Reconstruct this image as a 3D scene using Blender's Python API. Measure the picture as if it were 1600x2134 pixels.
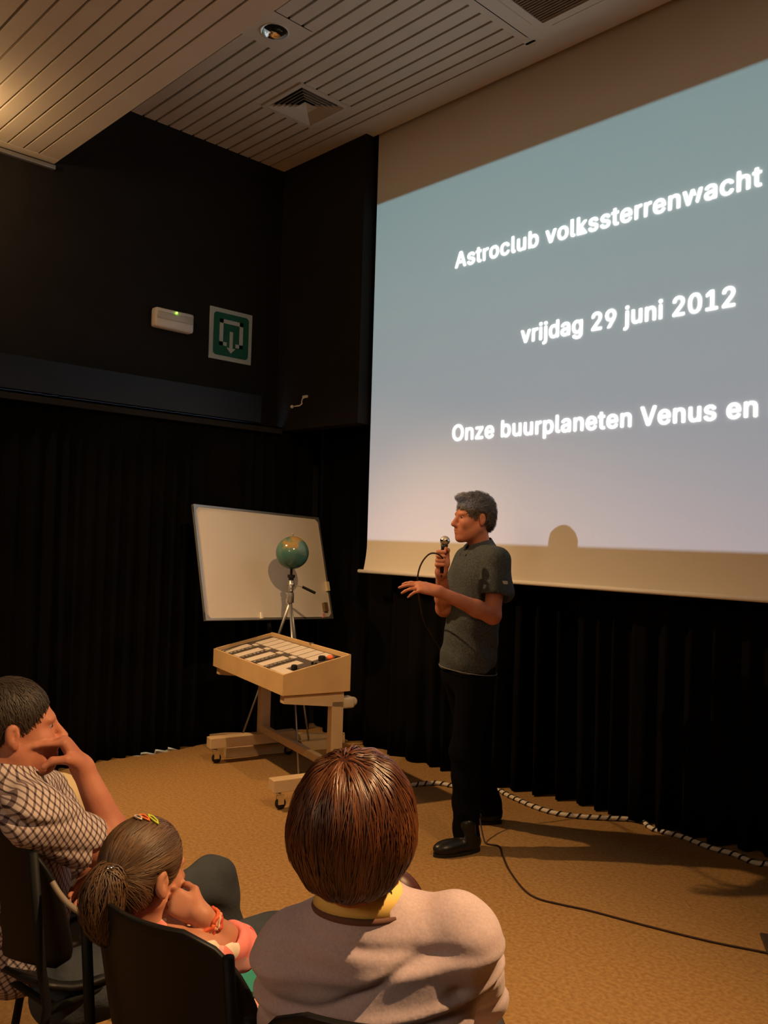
import bpy, bmesh, math, random
import numpy as np
from mathutils import Vector, Matrix
random.seed(4); RNG = np.random.default_rng(4)
for o in list(bpy.data.objects): bpy.data.objects.remove(o)
S = bpy.context.scene
# ------------------------------------------------------------------ camera
F_PX, YAW, PITCH, ROLL, EYE = 1790.0, -0.801874, 0.028937, 0.028672, 1.55
cy, sy, cp, sp, cr, sr = math.cos(YAW), math.sin(YAW), math.cos(PITCH), math.sin(PITCH), math.cos(ROLL), math.sin(ROLL)
FWD = np.array([sy*cp, cy*cp, sp]); R0 = np.array([cy, -sy, 0]); U0 = np.cross(R0, FWD)
CR = cr*R0 + sr*U0; CU = -sr*R0 + cr*U0; CAM = np.array([0, 0, EYE])
cd = bpy.data.cameras.new('camera'); cam = bpy.data.objects.new('camera', cd); S.collection.objects.link(cam)
cd.sensor_fit = 'VERTICAL'; cd.sensor_height = 36; cd.lens = 36*F_PX/2134; cd.clip_start = .05
M = Matrix((tuple(CR), tuple(CU), tuple(-FWD))).transposed().to_4x4(); M.translation = Vector(CAM); cam.matrix_world = M
S.camera = cam
def P(px, py, t):                 # a point seen at pixel px,py at distance t along the view axis
    return CAM + (CR*(px-800)/F_PX - CU*(py-1067)/F_PX + FWD)*t
def onp(px, py, ax, v):           # the same, on the plane where coordinate ax equals v
    d = CR*(px-800)/F_PX - CU*(py-1067)/F_PX + FWD
    return CAM + d*((v-CAM[ax])/d[ax])
# ------------------------------------------------------------------ world, exposure, lights
S.view_settings.view_transform = 'Standard'; S.view_settings.look = 'None'
S.view_settings.gamma = 1; S.view_settings.use_curve_mapping = False; S.view_settings.exposure = 0
W = bpy.data.worlds.new('world'); S.world = W; W.use_nodes = True
W.node_tree.nodes['Background'].inputs[0].default_value = (.55, .5, .42, 1)
W.node_tree.nodes['Background'].inputs[1].default_value = .0
WARM = (1, .60, .27)
def aim(o, tgt): o.rotation_euler = (Vector(tgt)-o.location).to_track_quat('-Z', 'Y').to_euler()
def spot(name, loc, tgt, power, angle, blend, col=WARM, r=.04):
    l = bpy.data.lights.new(name, 'SPOT'); l.energy = power; l.spot_size = math.radians(angle); l.spot_blend = blend
    l.color = col; l.shadow_soft_size = r
    o = bpy.data.objects.new(name, l); o.location = loc; S.collection.objects.link(o); aim(o, tgt); return o
def point(name, loc, power, col=WARM, r=.06):
    l = bpy.data.lights.new(name, 'POINT'); l.energy = power; l.color = col; l.shadow_soft_size = r
    o = bpy.data.objects.new(name, l); o.location = loc; S.collection.objects.link(o); return o
STAGE_LAMP = (-4.98, 1.42, 3.74); SIDE_LAMP = (.30, 2.02, 3.72); BOARD_LAMP = (-.9, 1.75, 3.72)
spot('stage_lamp_light', STAGE_LAMP, (-3.3, 3.0, 0), 520, 78, .9)
point('stage_lamp_glow', (-5.06, 1.38, 3.70), 13)
spot('side_lamp_light', SIDE_LAMP, (-1.2, 1.0, .8), 720, 84, .8, r=.03)
spot('board_lamp_light', BOARD_LAMP, (-4.8, 3.4, 1.0), 300, 44, .8, r=.03)
point('hall_glow', (-.6, -3.2, 3.2), 115, (1, .72, .47), .5)  # unseen fill without a fixture, raised to brighten the ceiling
# the projector at the back of the hall throws a grey-blue slide on the screen
PROJ = Vector((-2.85, -5.6, 3.6)); SX0, SX1, SZ0, SZ1, SCR_Y = -4.51, -.55, 1.525, 3.95, 4.2
pl = bpy.data.lights.new('projector_light', 'SPOT'); pl.energy = 2750; pl.shadow_soft_size = .012
pl.spot_size = math.radians(50); pl.spot_blend = 0
po = bpy.data.objects.new('projector_light', pl); po.location = PROJ; po.rotation_euler = (math.radians(90), 0, 0); S.collection.objects.link(po)
pl.use_nodes = True; nt = pl.node_tree; N = nt.nodes; L = nt.links
em = N['Emission']; tc = N.new('ShaderNodeTexCoord'); sep = N.new('ShaderNodeSeparateXYZ'); L.new(tc.outputs['Normal'], sep.inputs[0])
def mth(op, a, b=None):
    n = N.new('ShaderNodeMath'); n.operation = op
    for i, v in enumerate((a, b)):
        if v is None: continue
        if isinstance(v, (int, float)): n.inputs[i].default_value = v
        else: L.new(v, n.inputs[i])
    return n.outputs[0]
D = SCR_Y-PROJ.y
az = mth('ABSOLUTE', sep.outputs['Z'])
u = mth('DIVIDE', sep.outputs['X'], az); v = mth('DIVIDE', sep.outputs['Y'], az)
u0, u1, v0, v1 = (SX0-PROJ.x)/D, (SX1-PROJ.x)/D, (SZ0-PROJ.z)/D, (SZ1-PROJ.z)/D
mask = mth('MULTIPLY', mth('MULTIPLY', mth('GREATER_THAN', u, u0), mth('LESS_THAN', u, u1)), mth('MULTIPLY', mth('GREATER_THAN', v, v0), mth('LESS_THAN', v, v1)))
fr = mth('DIVIDE', mth('SUBTRACT', v, v0), v1-v0)
ramp = N.new('ShaderNodeValToRGB'); L.new(fr, ramp.inputs[0])
ramp.color_ramp.elements[0].position = 0; ramp.color_ramp.elements[0].color = (.42, .52, .74, 1)
ramp.color_ramp.elements[1].position = 1; ramp.color_ramp.elements[1].color = (.20, .46, .58, 1)
e_ = ramp.color_ramp.elements.new(.45); e_.color = (.33, .52, .68, 1)
e_ = ramp.color_ramp.elements.new(.75); e_.color = (.26, .51, .64, 1)
L.new(ramp.outputs[0], em.inputs[0]); L.new(mth('MULTIPLY', mask, 1.0), em.inputs[1])

# ------------------------------------------------------------------ materials
def mat(name, col, rough=.7, metal=0, spec=.3, noise=None, bump=None, emit=None, sheen=0, coat=0):
    m = bpy.data.materials.new(name); m.use_nodes = True; nt = m.node_tree; b = nt.nodes['Principled BSDF']
    b.inputs['Base Color'].default_value = (*col, 1); b.inputs['Roughness'].default_value = rough
    b.inputs['Metallic'].default_value = metal; b.inputs['Specular IOR Level'].default_value = spec
    if sheen: b.inputs['Sheen Weight'].default_value = sheen
    if coat: b.inputs['Coat Weight'].default_value = coat
    tcn = nt.nodes.new('ShaderNodeTexCoord')
    if noise:                      # (scale, colour b, detail)
        sc, cb, det = noise
        n = nt.nodes.new('ShaderNodeTexNoise'); n.inputs['Scale'].default_value = sc; n.inputs['Detail'].default_value = det
        nt.links.new(tcn.outputs['Object'], n.inputs['Vector'])
        r = nt.nodes.new('ShaderNodeValToRGB'); r.color_ramp.elements[0].position = .36; r.color_ramp.elements[1].position = .64
        r.color_ramp.elements[0].color = (*col, 1); r.color_ramp.elements[1].color = (*cb, 1)
        nt.links.new(n.outputs[0], r.inputs[0]); nt.links.new(r.outputs[0], b.inputs['Base Color'])
    if bump:                       # (scale, strength, distance)
        n2 = nt.nodes.new('ShaderNodeTexNoise'); n2.inputs['Scale'].default_value = bump[0]; n2.inputs['Detail'].default_value = 4
        nt.links.new(tcn.outputs['Object'], n2.inputs['Vector'])
        bp = nt.nodes.new('ShaderNodeBump'); bp.inputs['Strength'].default_value = bump[1]; bp.inputs['Distance'].default_value = bump[2]
        nt.links.new(n2.outputs[0], bp.inputs['Height']); nt.links.new(bp.outputs[0], b.inputs['Normal'])
    if emit:
        b.inputs['Emission Color'].default_value = (*emit[0], 1); b.inputs['Emission Strength'].default_value = emit[1]
    return m
m_carpet = mat('carpet', (.36, .215, .085), .95, noise=(60, (.27, .15, .055), 8), bump=(500, .5, .004), spec=.1)
m_wall = mat('dark_paint', (.009, .0075, .006), .8, noise=(5, (.0115, .0095, .008), 3), bump=(300, .15, .002))
m_plank = mat('cream_plank', (.66, .60, .50), .55, noise=(2, (.62, .56, .465), 2))
m_cream = mat('cream_panel', (.66, .60, .50), .6)
m_black = mat('matt_black', (.006, .006, .006), .9)
m_curtain = mat('black_curtain', (.0028, .0025, .0022), .95, noise=(3, (.0045, .004, .0034), 3), bump=(400, .3, .002), spec=.05)
m_screen = mat('screen_fabric', (.72, .68, .61), .9, spec=.1)
m_alu = mat('grey_metal', (.42, .42, .41), .35, .8)
m_chrome = mat('chrome', (.75, .75, .73), .12, 1)
m_beech = mat('beech_board', (.62, .42, .21), .5, noise=(6, (.56, .37, .18), 4))
m_beech2 = mat('pale_lacquer', (.55, .40, .24), .5, noise=(6, (.50, .36, .21), 4))
m_white = mat('white_plastic', (.80, .76, .70), .4)
m_board = mat('whiteboard_face', (.74, .68, .60), .3, noise=(3, (.71, .65, .57), 3))
m_card = mat('card', (.58, .50, .42), .6)
m_felt = mat('dark_felt', (.075, .058, .05), .85)
m_sign = mat('sign_white', (.50, .56, .53), .6); m_green = mat('sign_green', (.012, .12, .065), .6)
m_plastic = mat('black_plastic', (.005, .005, .005), .5, spec=.3)
m_steel = mat('black_steel', (.006, .006, .006), .6, 0, spec=.2)
m_rubber = mat('black_rubber', (.012, .012, .012), .6)
m_cable = mat('cable', (.03, .014, .008), .55)
m_skin = mat('skin', (.47, .19, .12), .55, noise=(14, (.39, .145, .09), 4), bump=(160, .25, .002))
m_skin_c = mat('skin_child', (.50, .225, .14), .5, noise=(14, (.44, .18, .11), 3))
for m_ in (m_skin, m_skin_c):
    b_ = m_.node_tree.nodes['Principled BSDF']; b_.inputs['Subsurface Weight'].default_value = .12; b_.inputs['Subsurface Radius'].default_value = (.012, .004, .002)
m_lip = mat('lips', (.42, .12, .09), .5)
m_eye = mat('eye_white', (.30, .25, .22), .3); m_iris = mat('iris', (.03, .02, .015), .2)
m_denim = mat('dark_trousers', (.0028, .0028, .0036), .95, spec=.05, bump=(200, .3, .003))
m_jeans = mat('grey_jeans', (.06, .058, .055), .8, noise=(9, (.045, .044, .043), 5), bump=(120, .4, .004))
m_jeansb = mat('blue_grey_jeans', (.04, .048, .06), .8, noise=(9, (.03, .036, .045), 5), bump=(120, .4, .004))
m_shoe = mat('black_leather', (.010, .010, .011), .35, bump=(60, .3, .003))
m_polo = mat('polo_shirt', (.030, .038, .043), .9, noise=(160, (.065, .075, .08), 3), bump=(30, .35, .006))
m_hem = mat('pale_stitch', (.20, .21, .22), .8)
m_sweater = mat('mauve_sweater', (.54, .43, .47), .9, noise=(220, (.48, .375, .41), 3), bump=(26, .28, .008), sheen=.15)
m_yellow = mat('yellow_collar', (.85, .58, .17), .7, bump=(40, .3, .003))
m_brownband = mat('neck_band', (.14, .065, .045), .8)
m_maroon = mat('maroon_leather', (.055, .013, .009), .4)
m_beige = mat('beige_cloth', (.60, .46, .27), .8, noise=(5, (.54, .40, .22), 3))
m_teal = mat('teal_cloth', (.03, .26, .21), .7)
m_tie = mat('navy_tie', (.012, .014, .03), .4)
m_globe = None
def hairmat(name, c1, c2, rough=.38, front=None):
    m = bpy.data.materials.new(name); m.use_nodes = True; nt = m.node_tree; b = nt.nodes['Principled BSDF']
    at = nt.nodes.new('ShaderNodeAttribute'); at.attribute_name = 'tone'
    r = nt.nodes.new('ShaderNodeValToRGB'); r.color_ramp.elements[0].color = (*c1, 1); r.color_ramp.elements[1].color = (*c2, 1)
    nt.links.new(at.outputs['Fac'], r.inputs[0]); nt.links.new(r.outputs[0], b.inputs['Base Color'])
    b.inputs['Roughness'].default_value = rough; b.inputs['Specular IOR Level'].default_value = .55
    return m
m_hair_w = hairmat('brown_bob_hair', (.045, .013, .006), (.19, .065, .022), .36)
m_hair_c = hairmat('light_brown_hair', (.055, .027, .013), (.20, .11, .05), .5)
m_hair_f = hairmat('dark_short_hair', (.014, .009, .006), (.045, .026, .014), .6)
m_hair_s = hairmat('greying_hair', (.022, .017, .013), (.17, .14, .10), .7)

def check_mat(name, ulist, pitch, base, line, mid):
    m = bpy.data.materials.new(name); m.use_nodes = True; nt = m.node_tree; N = nt.nodes; L = nt.links; b = N['Principled BSDF']
    tcn = N.new('ShaderNodeTexCoord'); b.inputs['Roughness'].default_value = .85
    nz = N.new('ShaderNodeTexNoise'); nz.inputs['Scale'].default_value = 9; L.new(tcn.outputs['Object'], nz.inputs['Vector'])
    va = N.new('ShaderNodeVectorMath'); va.operation = 'SCALE'; va.inputs['Scale'].default_value = .02; L.new(nz.outputs['Color'], va.inputs[0])
    vb = N.new('ShaderNodeVectorMath'); vb.operation = 'ADD'; L.new(va.outputs[0], vb.inputs[0]); L.new(tcn.outputs['Object'], vb.inputs[1])
    lines = []
    for uu in ulist:
        d = N.new('ShaderNodeVectorMath'); d.operation = 'DOT_PRODUCT'; L.new(vb.outputs[0], d.inputs[0]); d.inputs[1].default_value = tuple(np.array(uu)/pitch)
        f = N.new('ShaderNodeMath'); f.operation = 'FRACT'; L.new(d.outputs['Value'], f.inputs[0])
        g = N.new('ShaderNodeMath'); g.operation = 'LESS_THAN'; L.new(f.outputs[0], g.inputs[0]); g.inputs[1].default_value = .30
        lines.append(g.outputs[0])
    a = N.new('ShaderNodeMath'); a.operation = 'ADD'; L.new(lines[0], a.inputs[0]); L.new(lines[1], a.inputs[1])
    h = N.new('ShaderNodeMath'); h.operation = 'MULTIPLY'; L.new(a.outputs[0], h.inputs[0]); h.inputs[1].default_value = .5
    r = N.new('ShaderNodeValToRGB'); r.color_ramp.interpolation = 'CONSTANT'
    r.color_ramp.elements[0].color = (*base, 1); r.color_ramp.elements[1].position = .9; r.color_ramp.elements[1].color = (*line, 1)
    e = r.color_ramp.elements.new(.3); e.color = (*mid, 1)
    L.new(h.outputs[0], r.inputs[0]); L.new(r.outputs[0], b.inputs['Base Color'])
    return m
def patch_mat(name):
    m = bpy.data.materials.new(name); m.use_nodes = True; nt = m.node_tree; N = nt.nodes; L = nt.links; b = N['Principled BSDF']
    tcn = N.new('ShaderNodeTexCoord'); vo = N.new('ShaderNodeTexVoronoi'); vo.inputs['Scale'].default_value = 24; L.new(tcn.outputs['Object'], vo.inputs['Vector'])
    r = N.new('ShaderNodeValToRGB'); r.color_ramp.interpolation = 'CONSTANT'
    cols = [(0, (.80, .22, .20)), (.22, (.62, .03, .035)), (.36, (.80, .62, .50)), (.55, (.85, .24, .20)), (.72, (.72, .36, .34)), (.86, (.80, .66, .54))]
    for i, (p_, c_) in enumerate(cols):
        e = r.color_ramp.elements[i] if i < 2 else r.color_ramp.elements.new(p_)
        e.position = p_; e.color = (*c_, 1)
    sepc = N.new('ShaderNodeSeparateColor'); L.new(vo.outputs['Color'], sepc.inputs[0]); L.new(sepc.outputs[0], r.inputs[0])
    L.new(r.outputs[0], b.inputs['Base Color']); b.inputs['Roughness'].default_value = .8
    return m
def globe_mat():
    m = bpy.data.materials.new('globe_map'); m.use_nodes = True; nt = m.node_tree; N = nt.nodes; L = nt.links; b = N['Principled BSDF']
    tcn = N.new('ShaderNodeTexCoord'); n = N.new('ShaderNodeTexNoise'); n.inputs['Scale'].default_value = 9; n.inputs['Detail'].default_value = 6
    L.new(tcn.outputs['Object'], n.inputs['Vector'])
    sp_ = N.new('ShaderNodeSeparateXYZ'); L.new(tcn.outputs['Object'], sp_.inputs[0])
    a = N.new('ShaderNodeMath'); a.operation = 'MULTIPLY_ADD'; L.new(sp_.outputs['Z'], a.inputs[0]); a.inputs[1].default_value = 2.6; L.new(n.outputs[0], a.inputs[2])
    r = N.new('ShaderNodeValToRGB'); cols = [(.0, (.035, .10, .095)), (.50, (.055, .15, .14)), (.66, (.10, .19, .15)), (.74, (.33, .22, .08)), (.84, (.38, .21, .06))]
    for i, (p_, c_) in enumerate(cols):
        e = r.color_ramp.elements[i] if i < 2 else r.color_ramp.elements.new(p_)
        e.position = p_; e.color = (*c_, 1)
    L.new(a.outputs[0], r.inputs[0]); L.new(r.outputs[0], b.inputs['Base Color']); b.inputs['Roughness'].default_value = .12
    return m
m_globe = globe_mat(); m_patch = patch_mat('patchwork_print')

# ------------------------------------------------------------------ mesh helpers
class MB:
    def __init__(s): s.v = []; s.f = []
    def add(s, v, f):
        n = len(s.v); s.v += [tuple(map(float, q)) for q in v]; s.f += [tuple(i+n for i in q) for q in f]; return s
    def box(s, lo, hi, bev=0):
        x0, y0, z0 = lo; x1, y1, z1 = hi
        if bev:
            b = bev; V = []; 
            bm = bmesh.new(); bmesh.ops.create_cube(bm, size=1)
            for q in bm.verts: q.co = Vector(((x0+x1)/2+q.co.x*(x1-x0), (y0+y1)/2+q.co.y*(y1-y0), (z0+z1)/2+q.co.z*(z1-z0)))
            bmesh.ops.bevel(bm, geom=bm.edges[:], offset=b, segments=2, affect='EDGES', profile=.5)
            bm.verts.index_update(); s.add([q.co for q in bm.verts], [[w.index for w in fc.verts] for fc in bm.faces]); bm.free(); return s
        return s.add([(x0,y0,z0),(x1,y0,z0),(x1,y1,z0),(x0,y1,z0),(x0,y0,z1),(x1,y0,z1),(x1,y1,z1),(x0,y1,z1)],
                     [(0,3,2,1),(4,5,6,7),(0,1,5,4),(1,2,6,5),(2,3,7,6),(3,0,4,7)])
    def obox(s, c, ux, uy, uz):     # oriented box: centre and three half vectors
        c = np.array(c); ux, uy, uz = map(np.array, (ux, uy, uz)); V = [c+a*ux+b*uy+d*uz for d in (-1, 1) for a, b in ((-1,-1),(1,-1),(1,1),(-1,1))]
        F = [(0,3,2,1),(4,5,6,7),(0,1,5,4),(1,2,6,5),(2,3,7,6),(3,0,4,7)]
        if np.dot(np.cross(ux, uy), uz) < 0: F = [q[::-1] for q in F]
        return s.add(V, F)
    def tube(s, pts, r, n=10, cap=True, closed=False):
        pts = [np.array(p, float) for p in pts]; m = len(pts); rr = r if hasattr(r, '__len__') else [r]*m
        V = []; ref = None
        for i, p in enumerate(pts):
            a = pts[(i-1) % m] if (closed or i > 0) else p; b = pts[(i+1) % m] if (closed or i < m-1) else p
            t = b-a; t = t/(np.linalg.norm(t)+1e-12)
            if ref is None: ref = np.array([0, 0, 1.]) if abs(t[2]) < .9 else np.array([1., 0, 0])
            x = ref-t*np.dot(ref, t); x /= np.linalg.norm(x)+1e-12; ref = x; y = np.cross(t, x)
            for k in range(n):
                an = 2*math.pi*k/n; V.append(p+rr[i]*(x*math.cos(an)+y*math.sin(an)))
        F = []
        for i in range(m if closed else m-1):
            j = (i+1) % m
            for k in range(n): F.append((i*n+k, i*n+(k+1) % n, j*n+(k+1) % n, j*n+k))
        if cap and not closed: F.append(tuple(range(n))[::-1]); F.append(tuple((m-1)*n+k for k in range(n)))
        return s.add(V, F)
    def lathe(s, prof, c=(0,0,0), n=32, ax=None):
        c = np.array(c, float); z = np.array(ax if ax is not None else (0,0,1.), float); z /= np.linalg.norm(z)
        x = np.cross(z, (0,1,0) if abs(z[1]) < .9 else (1,0,0)); x /= np.linalg.norm(x); y = np.cross(z, x)
        V = [c+z*h+r*(x*math.cos(2*math.pi*k/n)+y*math.sin(2*math.pi*k/n)) for r, h in prof for k in range(n)]
        F = [(i*n+k, i*n+(k+1) % n, (i+1)*n+(k+1) % n, (i+1)*n+k) for i in range(len(prof)-1) for k in range(n)]
        return s.add(V, F)
    def ball(s, c, r, n=24, rad=None):
        rad = rad or (r, r, r); c = np.array(c, float); V = []; m = n//2
        for i in range(m+1):
            th = math.pi*i/m
            for k in range(n):
                ph = 2*math.pi*k/n; V.append(c+np.array([math.sin(th)*math.cos(ph)*rad[0], math.sin(th)*math.sin(ph)*rad[1], math.cos(th)*rad[2]]))
        return s.add(V, [(i*n+k, (i+1)*n+k, (i+1)*n+(k+1) % n, i*n+(k+1) % n) for i in range(m) for k in range(n)])
    def build(s, name, material, parent=None, smooth=False, sharp=None):
        me = bpy.data.meshes.new(name); me.from_pydata(s.v, [], s.f); me.validate(); me.materials.append(material)
        return link(name, me, parent, smooth)
def link(name, me, parent=None, smooth=False):
    if smooth: me.polygons.foreach_set('use_smooth', [True]*len(me.polygons))
    me.update(); o = bpy.data.objects.new(name, me); S.collection.objects.link(o)
    if parent is not None: o.parent = parent
    return o
def tag(o, label=None, cat=None, group=None, kind=None):
    for k, v in (('label', label), ('category', cat), ('group', group), ('kind', kind)):
        if v: o[k] = v
    return o
def empty(name, loc=(0,0,0), rz=0):
    o = bpy.data.objects.new(name, None); o.empty_display_size = .1; o.location = tuple(loc); o.rotation_euler = (0, 0, rz); S.collection.objects.link(o); return o
def struct(name, mb, m, parent=None, label=None):
    o = mb.build(name, m, parent)
    if parent is None: tag(o, label, None, None, 'structure')
    return o

# ------------------------------------------------------------------ the room
CZ, LZ, SOF = 4.45, 3.91, 2.25
struct('floor', MB().box((-5.9, -7, -.1), (3.2, 4.8, 0)), m_carpet, label='tan brown carpeted floor of the lecture hall')
struct('wall_left', MB().box((-5.62, -7, 2.33), (-5.5, 4.7, CZ+.1)).box((-5.62, -7, 0), (-5.5, 1.6, 2.33)).box((-5.62, 4.1, 0), (-5.5, 4.7, 2.33)), m_wall, label='dark wall on the left above the curtain')
struct('wall_front', MB().box((-5.62, 4.75, 0), (3.2, 4.85, CZ+.2)), m_wall, label='dark front wall behind the screen and curtain')
struct('wall_corner', MB().box((-5.62, 4.10, 2.36), (-4.535, 4.23, CZ)), m_wall, label='dark wing wall in the corner left of the screen')
struct('wall_back', MB().box((-5.62, -7.1, 0), (3.2, -7, CZ)), mat('back_wall', (.3, .24, .17), .8), label='plain back wall of the hall')
struct('wall_right', MB().box((3.1, -7, 0), (3.2, 4.75, CZ)), m_wall, label='dark right wall of the hall')
# upper ceiling: backing with one board per plank
ceil = struct('ceiling', MB().box((-5.6, SOF-.1, CZ+.03), (3.2, 4.8, CZ+.1)), m_black, label='upper slatted cream ceiling over the stage')
def plank(parent, x0, x1, y0, y1, z): return MB().box((x0, y0, z), (x1, y1, z+.022), .0015).build('plank', m_plank, parent)
y = SOF+.02
k = 0
while y < 3.93:
    y1 = min(y+.084, 3.975)
    x_end = -3.03 if y > 3.36 else 3.1
    cuts = [(-4.155, -3.845)] if (y1 > 2.725 and y < 3.035) else []
    if y1 > 3.335 and y < 3.765: cuts = [(-4.755, -4.325)]
    hole = (2.725, 3.035) if (cuts and y < 3.1) else (3.335, 3.765)
    for c0, c1 in cuts:
        if y < hole[0]-.006: plank(ceil, c0, c1, y, hole[0], CZ)
        if y1 > hole[1]+.006: plank(ceil, c0, c1, hole[1], y1, CZ)
    xa = -5.5
    for c0, c1 in cuts+[(x_end, None)]:
        plank(ceil, xa, c0, y, y1, CZ); xa = c1
    y += .1; k += 1
# broad plain board along the screen, and the panel that holds the air conditioner
MB().box((-5.5, 3.966, CZ), (3.1, 4.10, CZ+.025)).build('edge_board', m_cream, ceil)
MB().box((-4.53, 4.10, CZ), (3.1, 4.17, CZ+.025)).build('edge_board', m_cream, ceil)
MB().box((-3.03, 3.375, CZ), (3.1, 3.985, CZ+.02)).build('plain_panel', m_cream, ceil)
MB().box((-4.53, 4.235, CZ-.02), (3.1, 4.30, CZ+.06)).build('edge_board', m_cream, ceil)
# lower ceiling
low = struct('ceiling', MB().box((-5.5, -7, LZ+.03), (3.1, SOF-.004, LZ+.09)), m_black, label='lower slatted cream ceiling over the audience')
y = SOF-.105
plank(low, -5.42, 3.1, SOF-.125, SOF, LZ)
for i in range(1, 36):
    plank(low, -5.42, 3.1, SOF-.137-.0975*(i-1)-.0855, SOF-.137-.0975*(i-1), LZ)
MB().box((-5.42, -7, LZ), (3.1, SOF-3.7, LZ+.02)).build('plain_panel', m_cream, low)
MB().box((-5.5, -7, LZ), (-5.425, SOF, LZ+.02)).build('edge_board', m_cream, low)
struct('trim_1', MB().box((-5.5, SOF-.004, LZ+.02), (3.1, SOF+.016, CZ+.03)), m_cream, label='cream riser between lower and upper ceiling')
struct('trim_2', MB().box((-5.5, -7, LZ-.045), (-5.468, SOF, LZ-.018), .004), m_alu, label='grey metal rail under the lower ceiling along the wall')
# curtain valance on the left wall
val = empty('curtain_valance', (-5.5, 0, 2.4)); tag(val, 'long dark box pelmet above the left curtain', 'pelmet')
m_val = mat('valance_blue', (.010, .014, .022), .5)
MB().box((0, -6.9, -.01), (.15, 3.85, .2), .004).build('pelmet_box', m_val, val)
MB().box((.13, -6.9, -.075), (.155, 4.05, -.035), .003).build('curtain_rail', m_wall, val)

def curtain(name, path, z0, z1, amp, wl, seed, label, hem=0.0, pinch=.35, thr=0):
    rng = np.random.default_rng(seed); pts = np.array(path, float)
    seg = np.linalg.norm(np.diff(pts, axis=0), axis=1); L_ = np.r_[0, np.cumsum(seg)]; n = int(L_[-1]/.012)
    s = np.linspace(0, L_[-1], n); X = np.interp(s, L_, pts[:, 0]); Y = np.interp(s, L_, pts[:, 1])
    d = np.array([pts[-1][0]-pts[0][0], pts[-1][1]-pts[0][1]]); d /= np.linalg.norm(d); nr = np.array([-d[1], d[0]])
    ph = np.cumsum(1+.35*np.interp(s, np.linspace(0, L_[-1], 40), rng.normal(size=40)))*.012*2*math.pi/wl
    a1 = 1+.45*np.interp(s, np.linspace(0, L_[-1], 60), rng.normal(size=60)); big = np.interp(s, np.linspace(0, L_[-1], int(L_[-1]/.35)+2), rng.normal(size=int(L_[-1]/.35)+2))
    hz = np.maximum(0, np.interp(s, np.linspace(0, L_[-1], int(L_[-1]/.13)), rng.random(int(L_[-1]/.13)))-thr); rows = 14; V = []
    for j in range(rows):
        w = j/(rows-1); z = z1+(z0+hem*hz-z1)*w; grow = pinch+(1-pinch)*w
        off = amp*grow*a1*(np.sin(ph)+.25*np.sin(2.3*ph+1+w*1.3))+amp*.8*w*w*big
        V += [(X[i]+nr[0]*off[i], Y[i]+nr[1]*off[i], z[i]) for i in range(n)]
    F = [(j*n+i, (j+1)*n+i, (j+1)*n+i+1, j*n+i+1) for j in range(rows-1) for i in range(n-1)]
    me = bpy.data.meshes.new(name); me.from_pydata(V, [], F); me.materials.append(m_curtain)
    o = link(name, me, None, True); sd = o.modifiers.new('thick', 'SOLIDIFY'); sd.thickness = .004
    tag(o, label, 'curtain'); return o
curtain('curtain', [(-5.40, -6.8), (-5.40, 4.40)], .0, 2.388, .032, .115, 3, 'long black pleated curtain along the left wall', hem=.055, thr=.72)
curtain('curtain', [(-5.40, 4.47), (-4.8, 4.45), (-4.2, 4.35), (-3.4, 4.37), (-1.7, 4.47), (2.9, 4.5)], .004, 3.2, .042, .16, 8, 'long black pleated curtain below and behind the projection screen', hem=.01, pinch=.5)
# daylight behind the left curtain: a garden door in the left wall
win = struct('window_1', MB().box((-5.60, 1.66, .02), (-5.57, 3.80, 2.28)), mat('daylit_glass', (.5, .55, .6), .2, emit=((.62, .78, 1), 5.0)), label='daylit glass door hidden behind the left curtain')
fr_ = MB()
for yy in (1.62, 2.84, 4.04): fr_.box((-5.6, yy-.025, 0), (-5.52, yy+.025, 2.33))
fr_.box((-5.6, 1.6, 2.27), (-5.52, 4.06, 2.33)).box((-5.6, 1.6, 0), (-5.52, 4.06, .035)); fr_.build('window_frame', m_alu, win)

# ------------------------------------------------------------------ projection screen
scr = empty('projection_screen', (-2.5, SCR_Y, 1.3)); tag(scr, 'wide pull-down projection screen showing a slide with white Dutch text', 'screen')
v_, f_ = [], []; xs = np.linspace(-4.505, -.35, 60); zs = np.r_[np.linspace(4.52, 1.55, 8), np.linspace(1.5, 1.305, 8)]
for z in zs:
    wdn = max(0, (1.50-z)/.2); grow = .02*wdn**1.5
    for i, x in enumerate(xs):
        xx = x if x > -4.3 else x-grow*(1 if i == 0 else (max(0, 1-(x+4.505)/.2)))
        v_.append((xx+2.5, -.012*wdn**2, z-1.3))
n_ = len(xs); f_ = [(j*n_+i, (j+1)*n_+i, (j+1)*n_+i+1, j*n_+i+1) for j in range(len(zs)-1) for i in range(n_-1)]
fb = MB().add(v_, f_).build('screen_fabric', m_screen, scr, True)
MB().tube([(-2.07, -.014, 0), (2.2, -.014, 0)], .013, 12).build('bottom_bar', m_white, scr, True)
m_text = mat('projected_letters', (1, 1, 1), .9, emit=((.92, .95, 1), 1.15))
FONT = None
try:                                   # the sans-serif face that ships inside Blender
    import os
    _p = os.path.join(bpy.utils.system_resource('DATAFILES'), 'fonts', 'Inter.woff2')
    if os.path.exists(_p): FONT = bpy.data.fonts.load(_p)
except Exception: FONT = None
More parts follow.
